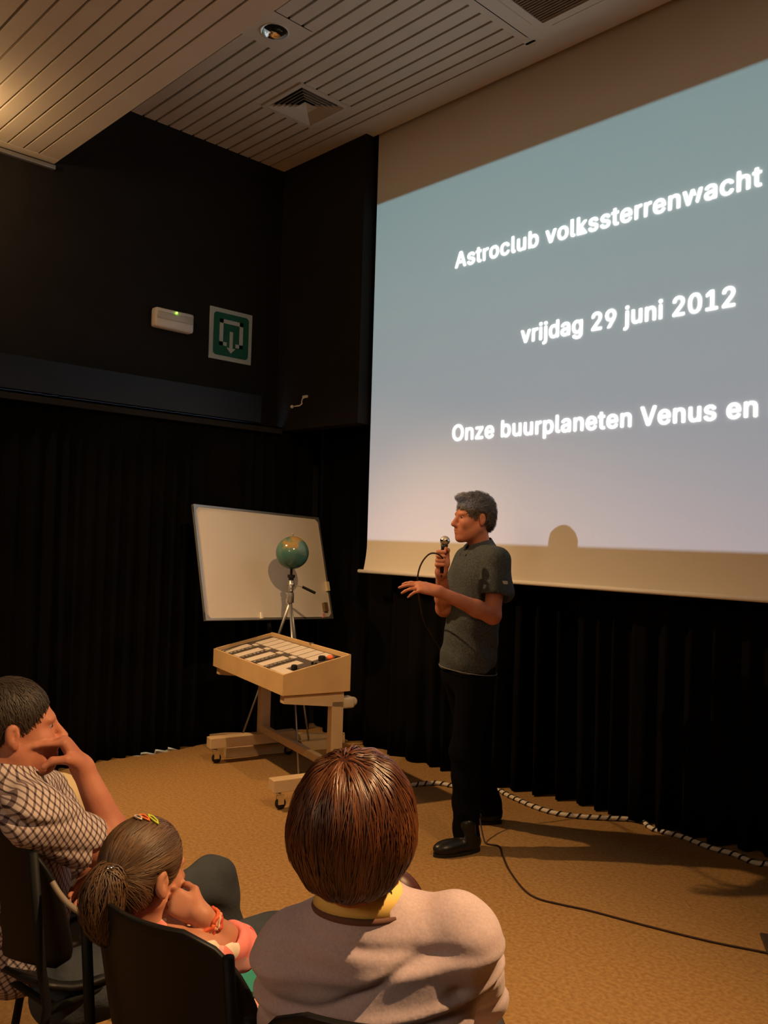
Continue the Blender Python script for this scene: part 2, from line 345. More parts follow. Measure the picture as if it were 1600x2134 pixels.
def text(body, x0, x1, zb, xh_top, ref):
    # body fitted between x0 and x1 with its baseline at zb
    cu = bpy.data.curves.new('t', 'FONT'); cu.body = body; cu.size = 1; cu.extrude = 0; cu.offset = 0
    if FONT: cu.font = FONT; cu.space_character = 1.06
    o = bpy.data.objects.new('t', cu); S.collection.objects.link(o); bpy.context.view_layer.update()
    me = bpy.data.meshes.new_from_object(o); bpy.data.objects.remove(o)
    co = np.zeros(len(me.vertices)*3); me.vertices.foreach_get('co', co); co = co.reshape(-1, 3)
    w = co[:, 0].max()-co[:, 0].min(); kx = (x1-x0)/w; kz = xh_top
    co[:, 0] = (co[:, 0]-co[:, 0].min())*kx+x0+2.5; zz = co[:, 1]*kz+zb-1.3; co[:, 2] = zz; co[:, 1] = -.003
    polys = [tuple(p.vertices) for p in me.polygons]; cxp = np.array([co[list(p), 0].min() for p in polys]); cxq = np.array([co[list(p), 0].max() for p in polys])
    order = np.argsort(cxp); words = []; end = -1e9
    for i in order:                    # split the line into its words at the wide gaps
        if cxp[i]-end > .055: words.append([])
        words[-1].append(polys[i]); end = max(end, cxq[i])
    for wd in words:
        ids = sorted({v for p in wd for v in p}); mp = {v: i for i, v in enumerate(ids)}; b = MB(); e = .0038
        for dx, dz in ((0, 0), (e, 0), (-e, 0), (0, e*.5), (0, -e*.5), (e*.7, e*.4), (-e*.7, e*.4), (e*.7, -e*.4), (-e*.7, -e*.4)):
            b.add([co[v]+np.array([dx, 0, dz]) for v in ids], [[mp[v] for v in p] for p in wd])
        b.build('slide_word', m_text, scr)
text('Astroclub volkssterrenwacht', -3.73, -1.742, 3.33, .195, None)
text('vrijdag 29 juni 2012', -3.18, -1.865, 2.755, .195, None)
text('Onze buurplaneten Venus en Mars', -3.715, -1.36, 2.19, .195, None)

# ------------------------------------------------------------------ ceiling fittings
dl = empty('downlight', (-4.0, 2.88, CZ)); tag(dl, 'round chrome recessed downlight, unlit, in its square plate', 'lamp')
hole = MB(); rr_ = .078; n = 40; V = []
for (rad, z) in ((None, -.004), (rr_, -.004)):
    for k_ in range(n):
        a = 2*math.pi*k_/n; c_, s_ = math.cos(a), math.sin(a)
        if rad is None: q = .155/max(abs(c_), abs(s_)); V.append((q*c_, q*s_, z))
        else: V.append((rad*c_, rad*s_, z))
hole.add(V, [(k_, (k_+1) % n, n+(k_+1) % n, n+k_) for k_ in range(n)]); hole.build('plate', m_cream, dl)
MB().lathe([(.078, -.006), (.086, -.008), (.084, -.002)], n=40).build('rim', m_white, dl, True)
MB().lathe([(.078, -.004), (.072, .008), (.055, .02), (.03, .024), (.001, .024)], n=40).build('reflector', m_chrome, dl, True)
MB().box((-4.755, 3.335, CZ+.024), (-4.325, 3.765, CZ+.03)).build('duct_plate', m_black, ceil)
dfz = empty('air_diffuser', (-4.54, 3.55, CZ)); tag(dfz, 'square four-way air diffuser with nested louvres in the upper ceiling', 'vent')
def sqring(mb, o, i, zo, zi):
    V = [(a*o, b*o, zo) for a, b in ((-1,-1),(1,-1),(1,1),(-1,1))]+[(a*i, b*i, zi) for a, b in ((-1,-1),(1,-1),(1,1),(-1,1))]
    mb.add(V, [(k_, (k_+1) % 4, 4+(k_+1) % 4, 4+k_) for k_ in range(4)]); return mb
sqring(sqring(MB(), .215, .185, -.012, -.012), .215, .215, -.012, .0).build('frame', m_plank, dfz)
for i in range(6):
    o_ = .185-.026*i
    q = sqring(MB(), o_-.002, o_-.024 if i < 5 else .0, -.012, .016).build('louvre', m_plank, dfz); q.modifiers.new('t', 'SOLIDIFY').thickness = .0015
ac = empty('air_conditioner', (-2.47, 3.49, CZ)); tag(ac, 'ceiling cassette air conditioner with rounded cream frame and brown grille', 'air conditioner')
def rrect(hx, hy, r, n=8):
    out = []
    for cx_, cy_, a0 in ((hx-r, hy-r, 0), (-hx+r, hy-r, 90), (-hx+r, -hy+r, 180), (hx-r, -hy+r, 270)):
        out += [(cx_+r*math.cos(math.radians(a0+90*k_/n)), cy_+r*math.sin(math.radians(a0+90*k_/n))) for k_ in range(n+1)]
    return out
o1, o2 = rrect(.475, .475, .07), rrect(.465, .465, .065); i1 = rrect(.33, .33, .004); n = len(o1)
mb = MB(); V = [(x, y_, 0) for x, y_ in o1]+[(x, y_, -.03) for x, y_ in o1]+[(x, y_, -.038) for x, y_ in o2]+[(x, y_, -.038) for x, y_ in i1]+[(x, y_, -.02) for x, y_ in i1]
mb.add(V, [(r_*n+k_, r_*n+(k_+1) % n, (r_+1)*n+(k_+1) % n, (r_+1)*n+k_) for r_ in range(4) for k_ in range(n)])
mb.build('frame', m_cream, ac)
MB().add([(x*1.075, y_*1.02, -.0015) for x, y_ in o1]+[(x, y_, -.0015) for x, y_ in o1], [(k_, (k_+1) % n, n+(k_+1) % n, n+k_) for k_ in range(n)]).build('shadow_gap', m_black, ac)  # flat black ring: shade of the gap round the frame put into colour
gm = mat('grille_brown', (.20, .13, .08), .7); g = MB()
for k_ in range(33): g.box((-.33, -.33+.02*k_, -.034), (.33, -.33+.02*k_+.012, -.022))
g.box((-.33, -.33, -.021), (.33, .33, -.019)); gg = g.build('grille', gm, ac); gg['kind'] = 'stuff'
for sx_ in (-1, 1):
    MB().box((sx_*.40-.022, -.30, -.041), (sx_*.40+.022, .30, -.037), .001).build('air_flap', m_cream, ac)
    MB().box((-.30, sx_*.40-.022, -.041), (.30, sx_*.40+.022, -.037), .001).build('air_flap', m_cream, ac)
def can(loc, tgt, label):
    e = empty('spotlight', loc); tag(e, label, 'lamp', 'spotlights below the lower ceiling'); d = np.array(tgt)-np.array(loc); d = d/np.linalg.norm(d)
    MB().lathe([(.001, -.16), (.05, -.16), (.055, -.03), (.055, .0), (.05, .0), (.045, -.04), (.001, -.045)], ax=d, n=24).build('housing', m_white, e, True)
    MB().tube([-.06*d, (0, 0, .12)], .008).build('bracket', m_alu, e)
can((-5.0, 1.40, 3.79), (-3.3, 3.0, 0), 'white spotlight below the lower ceiling near the left wall')
can((.30, 2.02, 3.77), (-1.2, 1.0, .8), 'white spotlight below the lower ceiling on the right')

can((-.9, 1.75, 3.77), (-4.8, 3.4, 1.0), 'white spotlight below the lower ceiling aimed at the whiteboard')
# ------------------------------------------------------------------ wall fittings (left wall)
def wallpt(y_, z_): return np.array([-5.5, y_, z_])
el = empty('emergency_light', (-5.5, 3.13, 3.05)); tag(el, 'white oblong emergency light with small green lamp on dark wall', 'lamp')
MB().box((0, -.155, -.07), (.075, .155, .07), .018).build('housing', m_white, el, True)
MB().box((.02, -.145, -.012), (.082, .145, .045), .012).build('lens', mat('lens', (.6, .57, .5), .25), el, True)
MB().ball((.083, .005, .052), .006, 12).build('green_led', mat('led', (.3, 1, .05), .3, emit=((.35, 1, .05), 6)), el, True)
sg = empty('exit_sign', (-5.5, 3.645, 3.04)); tag(sg, 'square green and white exit sign with down arrow on dark wall', 'sign')
MB().box((0, -.19, -.195), (.01, .19, .195), .003).build('sign_plate', m_sign, sg)
g1 = rrect(.158, .162, .03); n = len(g1)
MB().add([(.0115, x, z) for x, z in g1], [tuple(range(n))]).build('green_field', m_green, sg)
q = MB()
def sb(y0, y1, z0, z1): q.box((.0115, y0, z0), (.014, y1, z1))
sb(-.105, -.073, -.085, .115); sb(.073, .105, -.085, .115); sb(-.105, .105, .085, .115); sb(-.105, -.04, -.085, -.057); sb(.04, .105, -.085, -.057)
sb(-.014, .014, -.10, .03); q.add([(.013, -.04, -.095), (.013, .04, -.095), (.013, 0, -.135)], [(0, 1, 2)]); q.build('pictogram', m_sign, sg)
br = empty('wall_bracket', (-5.0, 4.1, 2.67)); tag(br, 'small white hook bracket on dark wall beside the screen', 'bracket')
b0 = P(630, 837, prj_t := 6.4)
b0 = onp(632, 838, 1, 4.09); br.location = tuple(b0)
MB().box((-.01, -.005, .03), (.045, .01, .05), .002).build('mount', m_white, br)
MB().tube([(.03, 0, .04), (.012, -.02, .02), (.022, -.035, -.005), (.035, -.04, -.02), (.02, -.05, -.035), (-.07, -.05, -.035)], .005, 8).build('arm', m_white, br, True)
MB().ball((-.075, -.05, -.035), .013, 12).build('knob', m_white, br, True)

# ------------------------------------------------------------------ display cart
cart = empty('display_cart', (-3.844, 2.971, 0), -.243); tag(cart, 'beech display cart on castors with sloping open tray of cards', 'cart')
CLn, CWd, ZB, ZF, ZK, th = 1.173, .428, .645, .762, .858, .014
def zt(v): return ZF+(ZK-ZF)*v/CWd
MB().box((-CLn, 0, ZB), (0, th, ZF), .001).build('front_panel', m_beech, cart)
MB().box((-CLn, CWd-th, ZB), (0, CWd, ZK), .001).build('back_panel', m_beech, cart)
for ux in (-CLn, -th):
    MB().add([(ux, th, ZB), (ux+th, th, ZB), (ux+th, CWd-th, ZB), (ux, CWd-th, ZB), (ux, th, zt(th)), (ux+th, th, zt(th)), (ux+th, CWd-th, zt(CWd-th)), (ux, CWd-th, zt(CWd-th))],
             [(0,3,2,1),(4,5,6,7),(0,1,5,4),(1,2,6,5),(2,3,7,6),(3,0,4,7)]).build('side_panel', m_beech, cart)
MB().box((-CLn+th, th, ZB), (-th, CWd-th, ZB+.01)).build('bottom_panel', m_beech, cart)
DZ = .022   # sloped display board sits this far under the rim
sl = math.atan2(ZK-ZF, CWd)
def tray(u_, v_, h=0): return np.array([-CLn+u_*CLn, v_*CWd, zt(v_*CWd)-DZ+h])
def tbox(mb, u0, u1, v0, v1, h0, h1):
    V = [tray(a, b, h) for h in (h0, h1) for a, b in ((u0, v0), (u1, v0), (u1, v1), (u0, v1))]
    return mb.add(V, [(0,3,2,1),(4,5,6,7),(0,1,5,4),(1,2,6,5),(2,3,7,6),(3,0,4,7)])
tbox(MB(), .013, .987, .035, .965, -.008, 0).build('display_board', m_felt, cart)
for i in range(8):
    u_ = .075+.098*i; tbox(MB(), u_, u_+.086, .62, .93, .0, .004).build('card', m_card, cart)
for i in range(5):
    u_ = .05+.175*i; tbox(MB(), u_, u_+.085, .10, .50, .0, .004).build('card', m_card, cart)
    if i < 4: tbox(MB(), u_+.05, u_+.115, .53, .59, .0, .004).build('card', m_card, cart)
m_st = mat('specimen', (.30, .25, .19), .35, noise=(90, (.10, .085, .07), 2))
for i in range(4):
    for j in range(7):
        c = tray(.05+.175*i+.128, .12+.062*j, .006); b = MB(); b.lathe([(.001, .006), (.008, .005), (.012, 0), (.012, -.004)], c, 10); b.build('specimen', m_st, cart, True)
for (u_, v_, r_, h_, mm) in ((.90, .28, .018, .03, m_black), (.88, .72, .022, .028, m_black), (.955, .86, .02, .02, m_black), (.90, .55, .008, .016, m_black), (.94, .55, .008, .016, m_black)):
    c = tray(u_, v_, 0); MB().lathe([(r_, 0), (r_, h_*.8), (r_*.7, h_), (.001, h_)], c, 16).build('knob', mm, cart, True)
MB().ball(tray(.93, .78, .018), .02, 14, (.026, .02, .016)).build('orange_stone', mat('orange', (.85, .16, .05), .4), cart, True)
tbox(MB(), .86, .96, .06, .20, 0, .012).build('card', m_card, cart)
MB().lathe([(.016, 0), (.016, .004), (.009, .004), (.009, 0)], (-CLn*.45, CWd-.007, ZK), 16).build('lock', m_alu, cart)
for ux in (-CLn+.02, -.075):
    a = .055
    MB().add([(ux, .02, ZB-.05), (ux+a, .02, ZB-.05), (ux+a, CWd-.03, ZB-.095), (ux, CWd-.03, ZB-.095), (ux, .02, ZB-.004), (ux+a, .02, ZB-.004), (ux+a, CWd-.03, ZB-.004), (ux, CWd-.03, ZB-.004)],
             [(0,3,2,1),(4,5,6,7),(0,1,5,4),(1,2,6,5),(2,3,7,6),(3,0,4,7)]).build('bracket', m_beech2, cart)
    MB().box((ux, CWd-.105, .15), (ux+a, CWd-.03, ZB-.06), .002).build('post', m_beech2, cart)
    MB().box((ux+a*.5-.04, -.03, .105), (ux+a*.5+.04, .60, .175), .004).build('foot', m_beech2, cart)
    for vv in (.015, .54):
        c = (ux+a*.5, vv); k_ = MB(); k_.tube([(c[0], c[1], .105), (c[0], c[1], .06)], .008).ball((c[0], c[1], .094), .017, 12)
        k_.box((c[0]-.016, c[1]-.006, .03), (c[0]-.012, c[1]+.03, .085)).box((c[0]+.012, c[1]-.006, .03), (c[0]+.016, c[1]+.03, .085)); cs = k_.build('castor', m_chrome, cart)
        MB().lathe([(.001, -.010), (.030, -.010), (.033, 0), (.030, .010), (.001, .010)], (c[0], c[1]+.014, .034), 20, (1, 0, 0)).build('wheel', m_rubber, cs, True)
MB().box((-CLn+.05, CWd-.10, .185), (-.05, CWd-.065, .235), .003).build('crossbar', m_beech2, cart)
MB().box((-.115, CWd-.03, ZB-.11), (-.035, CWd+.055, ZB-.045), .012).ball((-.075, CWd+.06, ZB-.078), .028, 16).build('handle', mat('ivory', (.55, .47, .34), .5), cart, True)

# ------------------------------------------------------------------ whiteboard on its stand
o_, e1, e2 = np.array([-5.102, 3.136, 1.728]), np.array([-.098, 1.176, -.050]), np.array([.2236, -.0136, -.755])
wbc = o_+e1/2+e2/2; wbd = empty('whiteboard', (wbc[0], wbc[1], 0)); tag(wbd, 'tilted whiteboard with thin grey frame on a low wooden stand', 'whiteboard')
U1 = e1/np.linalg.norm(e1); V1 = e2/np.linalg.norm(e2); N1 = np.cross(U1, V1); N1 = N1 if N1[0] > 0 else -N1
W2, H2 = np.linalg.norm(e1)/2, np.linalg.norm(e2)/2; Cw = np.array([0, 0, wbc[2]])
MB().obox(Cw-N1*.01, U1*(W2-.008), V1*(H2-.008), N1*.009).build('board', m_board, wbd)
for (c, a, b) in ((-V1*H2, U1*W2, V1*.008), (V1*H2, U1*W2, V1*.008), (-U1*W2, U1*.008, V1*H2), (U1*W2, U1*.008, V1*H2)):
    MB().obox(Cw+c-N1*.007, a, b, N1*.011).build('frame_rail', m_alu, wbd)
for a in (-1, 1):
    for b in (-1, 1):
        c = Cw+U1*W2*a+V1*H2*b; A, B = -U1*a*.05, -V1*b*.05
        MB().add([c+N1*.005-A*.16-B*.16, c+A+N1*.005-B*.16, c+B+N1*.005-A*.16, c-N1*.02-A*.16-B*.16, c+A-N1*.02-B*.16, c+B-N1*.02-A*.16], [(0,1,2),(3,5,4),(0,3,4,1),(1,4,5,2),(2,5,3,0)]).build('corner_cap', m_alu, wbd)
back = Cw-N1*.03; bz = wbc[2]
MB().tube([back+V1*H2*.2, back+V1*H2+np.array([-.02, 0, -.05]), (-.12, .18, .05)], .02).build('post', m_steel, wbd)
MB().tube([back-V1*H2*.4, back+V1*H2*.2], .022).build('post', m_steel, wbd)
def gp(px, py): g_ = onp(px, py, 2, 0); return g_-np.array([wbc[0], wbc[1], 0])
m_wd = m_beech2
for a, b in (((-.42, -.20), (-.10, .22)), ((-.10, .22), (.20, .62)), ((-.10, .22), (.10, .20)), ((.02, -.32), (.28, .48))):
    a = np.array([*a, .035]); b = np.array([*b, .035]); d = (b-a)/np.linalg.norm(b-a); s_ = np.cross(d, (0, 0, 1))
    MB().obox((a+b)/2, d*np.linalg.norm(b-a)/2, s_*.03, (0, 0, .033)).build('base_beam', m_wd, wbd)
def onboard(name, px, py, hu, hv, hn, m, label, cat):
    n_w = N1; d = CR*(px-800)/F_PX-CU*(py-1067)/F_PX+FWD; t = np.dot(wbc-CAM, n_w)/np.dot(d, n_w); p = CAM+d*t
    e = MB().obox((0, 0, 0), U1*hu, V1*hv, N1*hn).build(name, m, None); e.location = tuple(p+N1*(hn+.003)); tag(e, label, cat); return e
onboard('board_eraser', 679, 1223, .014, .036, .012, mat('eraser', (.72, .60, .42), .7), 'small cream eraser stuck near right edge of whiteboard', 'eraser')
onboard('board_clip', 675, 1266, .018, .034, .012, mat('clip', (.16, .10, .05), .5), 'brown clip near lower right of whiteboard', 'clip')
onboard('magnet', 673, 1283, .012, .016, .005, mat('magnet_pink', (.55, .30, .27), .5), 'pink magnet in lower right corner of whiteboard', 'magnet')
onboard('marker_pen', 543, 1283, .009, .022, .008, m_white, 'white marker pen at the lower edge of whiteboard', 'marker')

# ------------------------------------------------------------------ globe on a camera tripod
GT = 5.98; gc = P(609, 1152, GT); tx, ty = P(605, 1258, GT)[:2]; apex = P(605, 1256, GT)[2]
gl = empty('globe', (gc[0], gc[1], gc[2])); tag(gl, 'small blue-green globe with ochre land mounted on the tripod', 'globe')
MB().ball((0, 0, 0), .115, 48).build('sphere', m_globe, gl, True)
MB().tube([(0, 0, .112), (0, 0, .132)], .004).ball((0, 0, .132), .006, 8).build('axis_pin', m_alu, gl)
MB().tube([(-.004, 0, -.112), (tx-gc[0], ty-gc[1], -.155)], .009).build('stem', m_steel, gl)
tp = empty('tripod', (tx, ty, 0)); tag(tp, 'silver-legged camera tripod carrying the globe behind the cart', 'tripod')
hz = P(605, 1200, GT)[2]
MB().lathe([(.001, hz+.008), (.026, hz+.008), (.026, hz-.012), (.018, hz-.016), (.018, hz-.03)], n=20).build('mount_plate', m_plastic, tp)
MB().tube([(0, 0, hz-.02), (0, 0, apex+.03)], .017).tube([(-.025, 0, hz-.06), (.025, 0, hz-.06)], .014).lathe([(.022, apex+.07), (.024, apex+.05), (.024, apex), (.001, apex-.004)], n=16).ball((.02, -.012, apex+.085), .009, 10).build('pan_head', m_alu, tp, True)
h1 = P(657, 1236, GT+.02)-np.array([tx, ty, 0]); h0 = P(630, 1223, GT)-np.array([tx, ty, 0])
MB().tube([(0, 0, hz-.06), h0], .004).build('handle_rod', m_alu, tp); MB().tube([h0, h1], .0095).build('handle_grip', m_plastic, tp)
for foot in (onp(499, 1552, 2, .0), onp(623, 1632, 2, 0), onp(645, 1563, 2, 0)):
    f0 = np.array([0, 0, apex+.01]); f1 = foot-np.array([tx, ty, 0])
    if np.linalg.norm(f1[:2]) > .62: f1[:2] *= .62/np.linalg.norm(f1[:2])
    mid = f0*.45+f1*.55
    lg = MB().tube([f0, mid], .010).build('leg', m_alu, tp, True)
    MB().tube([mid, f1+np.array([0, 0, .02])], .007).build('leg_extension', m_alu, lg, True)
    MB().lathe([(.001, 0), (.012, 0), (.012, .02), (.007, .03)], f1, 12).build('foot', m_white, lg, True)

# ------------------------------------------------------------------ cables and floor items
def spline(pts, n=12):
    pts = [np.array(p, float) for p in pts]; out = []
    for i in range(len(pts)-1):
        p0, p1, p2, p3 = pts[max(i-1, 0)], pts[i], pts[i+1], pts[min(i+2, len(pts)-1)]
        for k_ in range(n):
            t = k_/n; out.append(.5*((2*p1)+(-p0+p2)*t+(2*p0-5*p1+4*p2-p3)*t*t+(-p0+3*p1-3*p2+p3)*t**3))
    return out+[pts[-1]]
rope = empty('striped_rope', (-2.8, 4.2, 0)); tag(rope, 'pale rope twisted with a black cord along the front curtain', 'rope')
rp = [onp(*p, 2, .013) for p in [(835, 1637), (860, 1635), (910, 1632), (955, 1639), (1030, 1645), (1060, 1658), (1110, 1680), (1160, 1695), (1215, 1702), (1270, 1705)]]+[(-2.45, 4.42, .013)]+[onp(*p, 2, .013) for p in [(1360, 1727), (1420, 1743), (1480, 1766), (1530, 1780), (1570, 1797), (1600, 1801), (1680, 1812)]]
rp = spline([(p[0]+2.8, p[1]-4.2, .013) for p in rp], 30)
MB().tube(rp, .0125, 8).build('rope_core', mat('rope_white', (.62, .56, .47), .8), rope, True)
hel = []; acc = 0; a = np.array(rp)
for i in range(len(a)-1):
    d = a[i+1]-a[i]; ln = np.linalg.norm(d); t_ = d/(ln+1e-9); s_ = np.cross(t_, (0, 0, 1)); s_ /= np.linalg.norm(s_)+1e-9
    m_ = max(1, int(ln/.008))
    for j in range(m_):
        acc += ln/m_; an = acc*2*math.pi/.055; hel.append(a[i]+d*j/m_+(s_*math.cos(an)+np.array([0, 0, 1])*math.sin(an))*.0125)
MB().tube(hel, .0052, 5).build('black_cord', m_rubber, rope, True)
cb = [onp(*p, 2, .005) for p in [(1015, 1772), (1040, 1764), (1048, 1785), (1060, 1812), (1090, 1852), (1120, 1872), (1170, 1885), (1230, 1898), (1350, 1930), (1480, 1962), (1600, 1986), (1680, 2004)]]
fl = MB().box((-.17, -.17, 0), (.17, .17, .012), .003).build('floor_box_lid', mat('dark_lid', (.05, .035, .022), .7), None); fc = onp(1583, 1949, 2, 0); dd_ = onp(1598, 1988, 2, 0)-fc; dd_ /= np.linalg.norm(dd_); pp_ = np.array([-dd_[1], dd_[0], 0]); pp_ = pp_ if pp_@CR > 0 else -pp_
fl.rotation_euler = (0, 0, math.atan2(dd_[1], dd_[0])); fc = fc+dd_*.17+pp_*.17; fl.location = (fc[0], fc[1], 0)
tag(fl, 'dark square floor socket lid at the right edge of carpet', 'floor box')

# ------------------------------------------------------------------ signed-distance bodies
class Field:
    def __init__(s, lo, hi, h):
        s.lo = np.array(lo, float); s.h = h; s.n = np.ceil((np.array(hi)-s.lo)/h).astype(int)+1
        s.f = np.full(s.n, .5, np.float32); s.ax = [s.lo[i]+h*np.arange(s.n[i]) for i in range(3)]
    def sub(s, lo, hi, pad):
        a = np.maximum(0, np.floor((np.array(lo)-pad-s.lo)/s.h).astype(int)); b = np.minimum(s.n, np.ceil((np.array(hi)+pad-s.lo)/s.h).astype(int)+1)
        if (b <= a).any(): return None
        sl_ = tuple(slice(a[i], b[i]) for i in range(3))
        X = np.stack(np.meshgrid(*[s.ax[i][a[i]:b[i]] for i in range(3)], indexing='ij'), -1).astype(np.float32); return sl_, X
    def comb(s, sl_, d, k, op):
        f = s.f[sl_]
        if op == 'add': hh = np.maximum(k-np.abs(f-d), 0)/k; s.f[sl_] = np.minimum(f, d)-hh*hh*k*.25
        elif op == 'cut': d = -d; hh = np.maximum(k-np.abs(f-d), 0)/k; s.f[sl_] = np.maximum(f, d)+hh*hh*k*.25
    def cone(s, a, b, ra, rb, k=.02, op='add'):
        a, b = np.array(a, float), np.array(b, float); r = max(ra, rb)
        q = s.sub(np.minimum(a, b)-r, np.maximum(a, b)+r, k+3*s.h)
        if q is None: return s
        sl_, X = q; ab = (b-a).astype(np.float32); pa = X-a.astype(np.float32); t = np.clip((pa@ab)/(ab@ab+1e-12), 0, 1)
        d = np.linalg.norm(pa-t[..., None]*ab, axis=-1)-(ra+(rb-ra)*t); s.comb(sl_, d, k, op); return s
    def ell(s, c, r, Rm=None, k=.02, op='add'):
        c = np.array(c, float); r = np.array(r, float); m = r.max(); q = s.sub(c-m, c+m, k+3*s.h)
        if q is None: return s
        sl_, X = q; p = X-c.astype(np.float32)
        if Rm is not None: p = p@np.array(Rm, np.float32)      # columns of Rm are the ellipsoid's axes
        k0 = np.linalg.norm(p/r, axis=-1); k1 = np.linalg.norm(p/(r*r), axis=-1)+1e-6; s.comb(sl_, k0*(k0-1)/k1, k, op); return s
    def plane(s, p, n, k=.004):        # keep the side the normal points away from
        X = np.stack(np.meshgrid(*s.ax, indexing='ij'), -1); n = np.array(n, float); n /= np.linalg.norm(n)
        d = ((X-np.array(p))@n).astype(np.float32); hh = np.maximum(k-np.abs(s.f-d), 0)/k; s.f = np.maximum(s.f, d)+hh*hh*k*.25; return s
    def warp(s, fn):
        X = np.meshgrid(*s.ax, indexing='ij'); s.f = s.f+fn(*X).astype(np.float32); return s
    def sample(s, p):
        q = (np.array(p)-s.lo)/s.h; q = np.clip(q, 0, s.n-1.001); i = q.astype(int); w = q-i; o = 0
        for dx in (0, 1):
            for dy in (0, 1):
                for dz in (0, 1):
                    o = o+s.f[i[:, 0]+dx, i[:, 1]+dy, i[:, 2]+dz]*(w[:, 0] if dx else 1-w[:, 0])*(w[:, 1] if dy else 1-w[:, 1])*(w[:, 2] if dz else 1-w[:, 2])
        return o
    def grad(s, p):
        e = s.h; g = np.stack([s.sample(p+np.eye(3)[i]*e)-s.sample(p-np.eye(3)[i]*e) for i in range(3)], -1); return g/(np.linalg.norm(g, axis=-1, keepdims=True)+1e-9)
    def mesh(s, smooth=1):
        f = s.f.copy(); f[0] = f[-1] = 1; f[:, 0] = f[:, -1] = 1; f[:, :, 0] = f[:, :, -1] = 1
        ins = f < 0; c = [ins[a:a+ins.shape[0]-1, b:b+ins.shape[1]-1, d:d+ins.shape[2]-1] for a in (0, 1) for b in (0, 1) for d in (0, 1)]
        cnt = sum(x.astype(np.int8) for x in c); act = (cnt > 0) & (cnt < 8); idx = np.full(act.shape, -1, np.int64); I = np.argwhere(act); idx[act] = np.arange(len(I))
        acc = np.zeros((len(I), 3)); num = np.zeros(len(I))
        cor = [(a, b, d) for a in (0, 1) for b in (0, 1) for d in (0, 1)]
        val = {q: f[I[:, 0]+q[0], I[:, 1]+q[1], I[:, 2]+q[2]] for q in cor}
        for q in cor:
            for ax in range(3):
                if q[ax]: continue
                r = list(q); r[ax] = 1; r = tuple(r); va, vb = val[q], val[r]; cr_ = (va < 0) != (vb < 0); t = np.where(cr_, va/(va-vb+1e-12), 0)
                pt = np.array(q, float)[None]+np.eye(3)[ax][None]*t[:, None]; acc += pt*cr_[:, None]; num += cr_
        V = s.lo+(I+acc/num[:, None])*s.h; F = []
        for ax in range(3):
            a1, a2 = (ax+1) % 3, (ax+2) % 3
            sl0 = [slice(None)]*3; sl1 = [slice(None)]*3; sl0[ax] = slice(0, -1); sl1[ax] = slice(1, None)
            e = ins[tuple(sl0)] != ins[tuple(sl1)]; up = ins[tuple(sl0)]; E_ = np.argwhere(e)
            ok = (E_[:, a1] > 0) & (E_[:, a2] > 0) & (E_[:, a1] < act.shape[a1]) & (E_[:, a2] < act.shape[a2]); E_ = E_[ok]
            def cell(d1, d2): q = E_.copy(); q[:, a1] -= d1; q[:, a2] -= d2; return idx[q[:, 0], q[:, 1], q[:, 2]]
            Q = np.stack([cell(1, 1), cell(0, 1), cell(0, 0), cell(1, 0)], 1); fl_ = up[E_[:, 0], E_[:, 1], E_[:, 2]]
            Q[~fl_] = Q[~fl_][:, ::-1]; F.append(Q)
        F = np.concatenate(F); F = F[(F >= 0).all(1)]
        for _ in range(smooth):
            A = np.zeros_like(V); n_ = np.zeros(len(V))
            for a, b in ((0, 1), (1, 2), (2, 3), (3, 0)):
                np.add.at(A, F[:, a], V[F[:, b]]); np.add.at(A, F[:, b], V[F[:, a]]); np.add.at(n_, F[:, a], 1); np.add.at(n_, F[:, b], 1)
            V = V*.4+.6*A/np.maximum(n_, 1)[:, None]
        return V, F
    def build(s, name, m, parent=None, smooth=1):
        V, F = s.mesh(smooth); me = bpy.data.meshes.new(name)
        me.vertices.add(len(V)); me.vertices.foreach_set('co', V.ravel()); me.loops.add(len(F)*4); me.loops.foreach_set('vertex_index', F.ravel().astype(np.int32))
        me.polygons.add(len(F)); me.polygons.foreach_set('loop_start', np.arange(0, len(F)*4, 4, dtype=np.int32)); me.update(calc_edges=True); me.validate(); me.materials.append(m)
        return link(name, me, parent, True)
class Frame:                      # a head or limb frame: columns right, forward, up
    def __init__(s, o, f, up=(0, 0, 1), sc=1.0):
        s.o = np.array(o, float); f = np.array(f, float); f /= np.linalg.norm(f); r = np.cross(f, up); r /= np.linalg.norm(r); s.R = np.stack([r, f, np.cross(r, f)], 1); s.s = sc
    def __call__(s, x, y, z): return s.o+s.R@(np.array([x, y, z])*s.s)
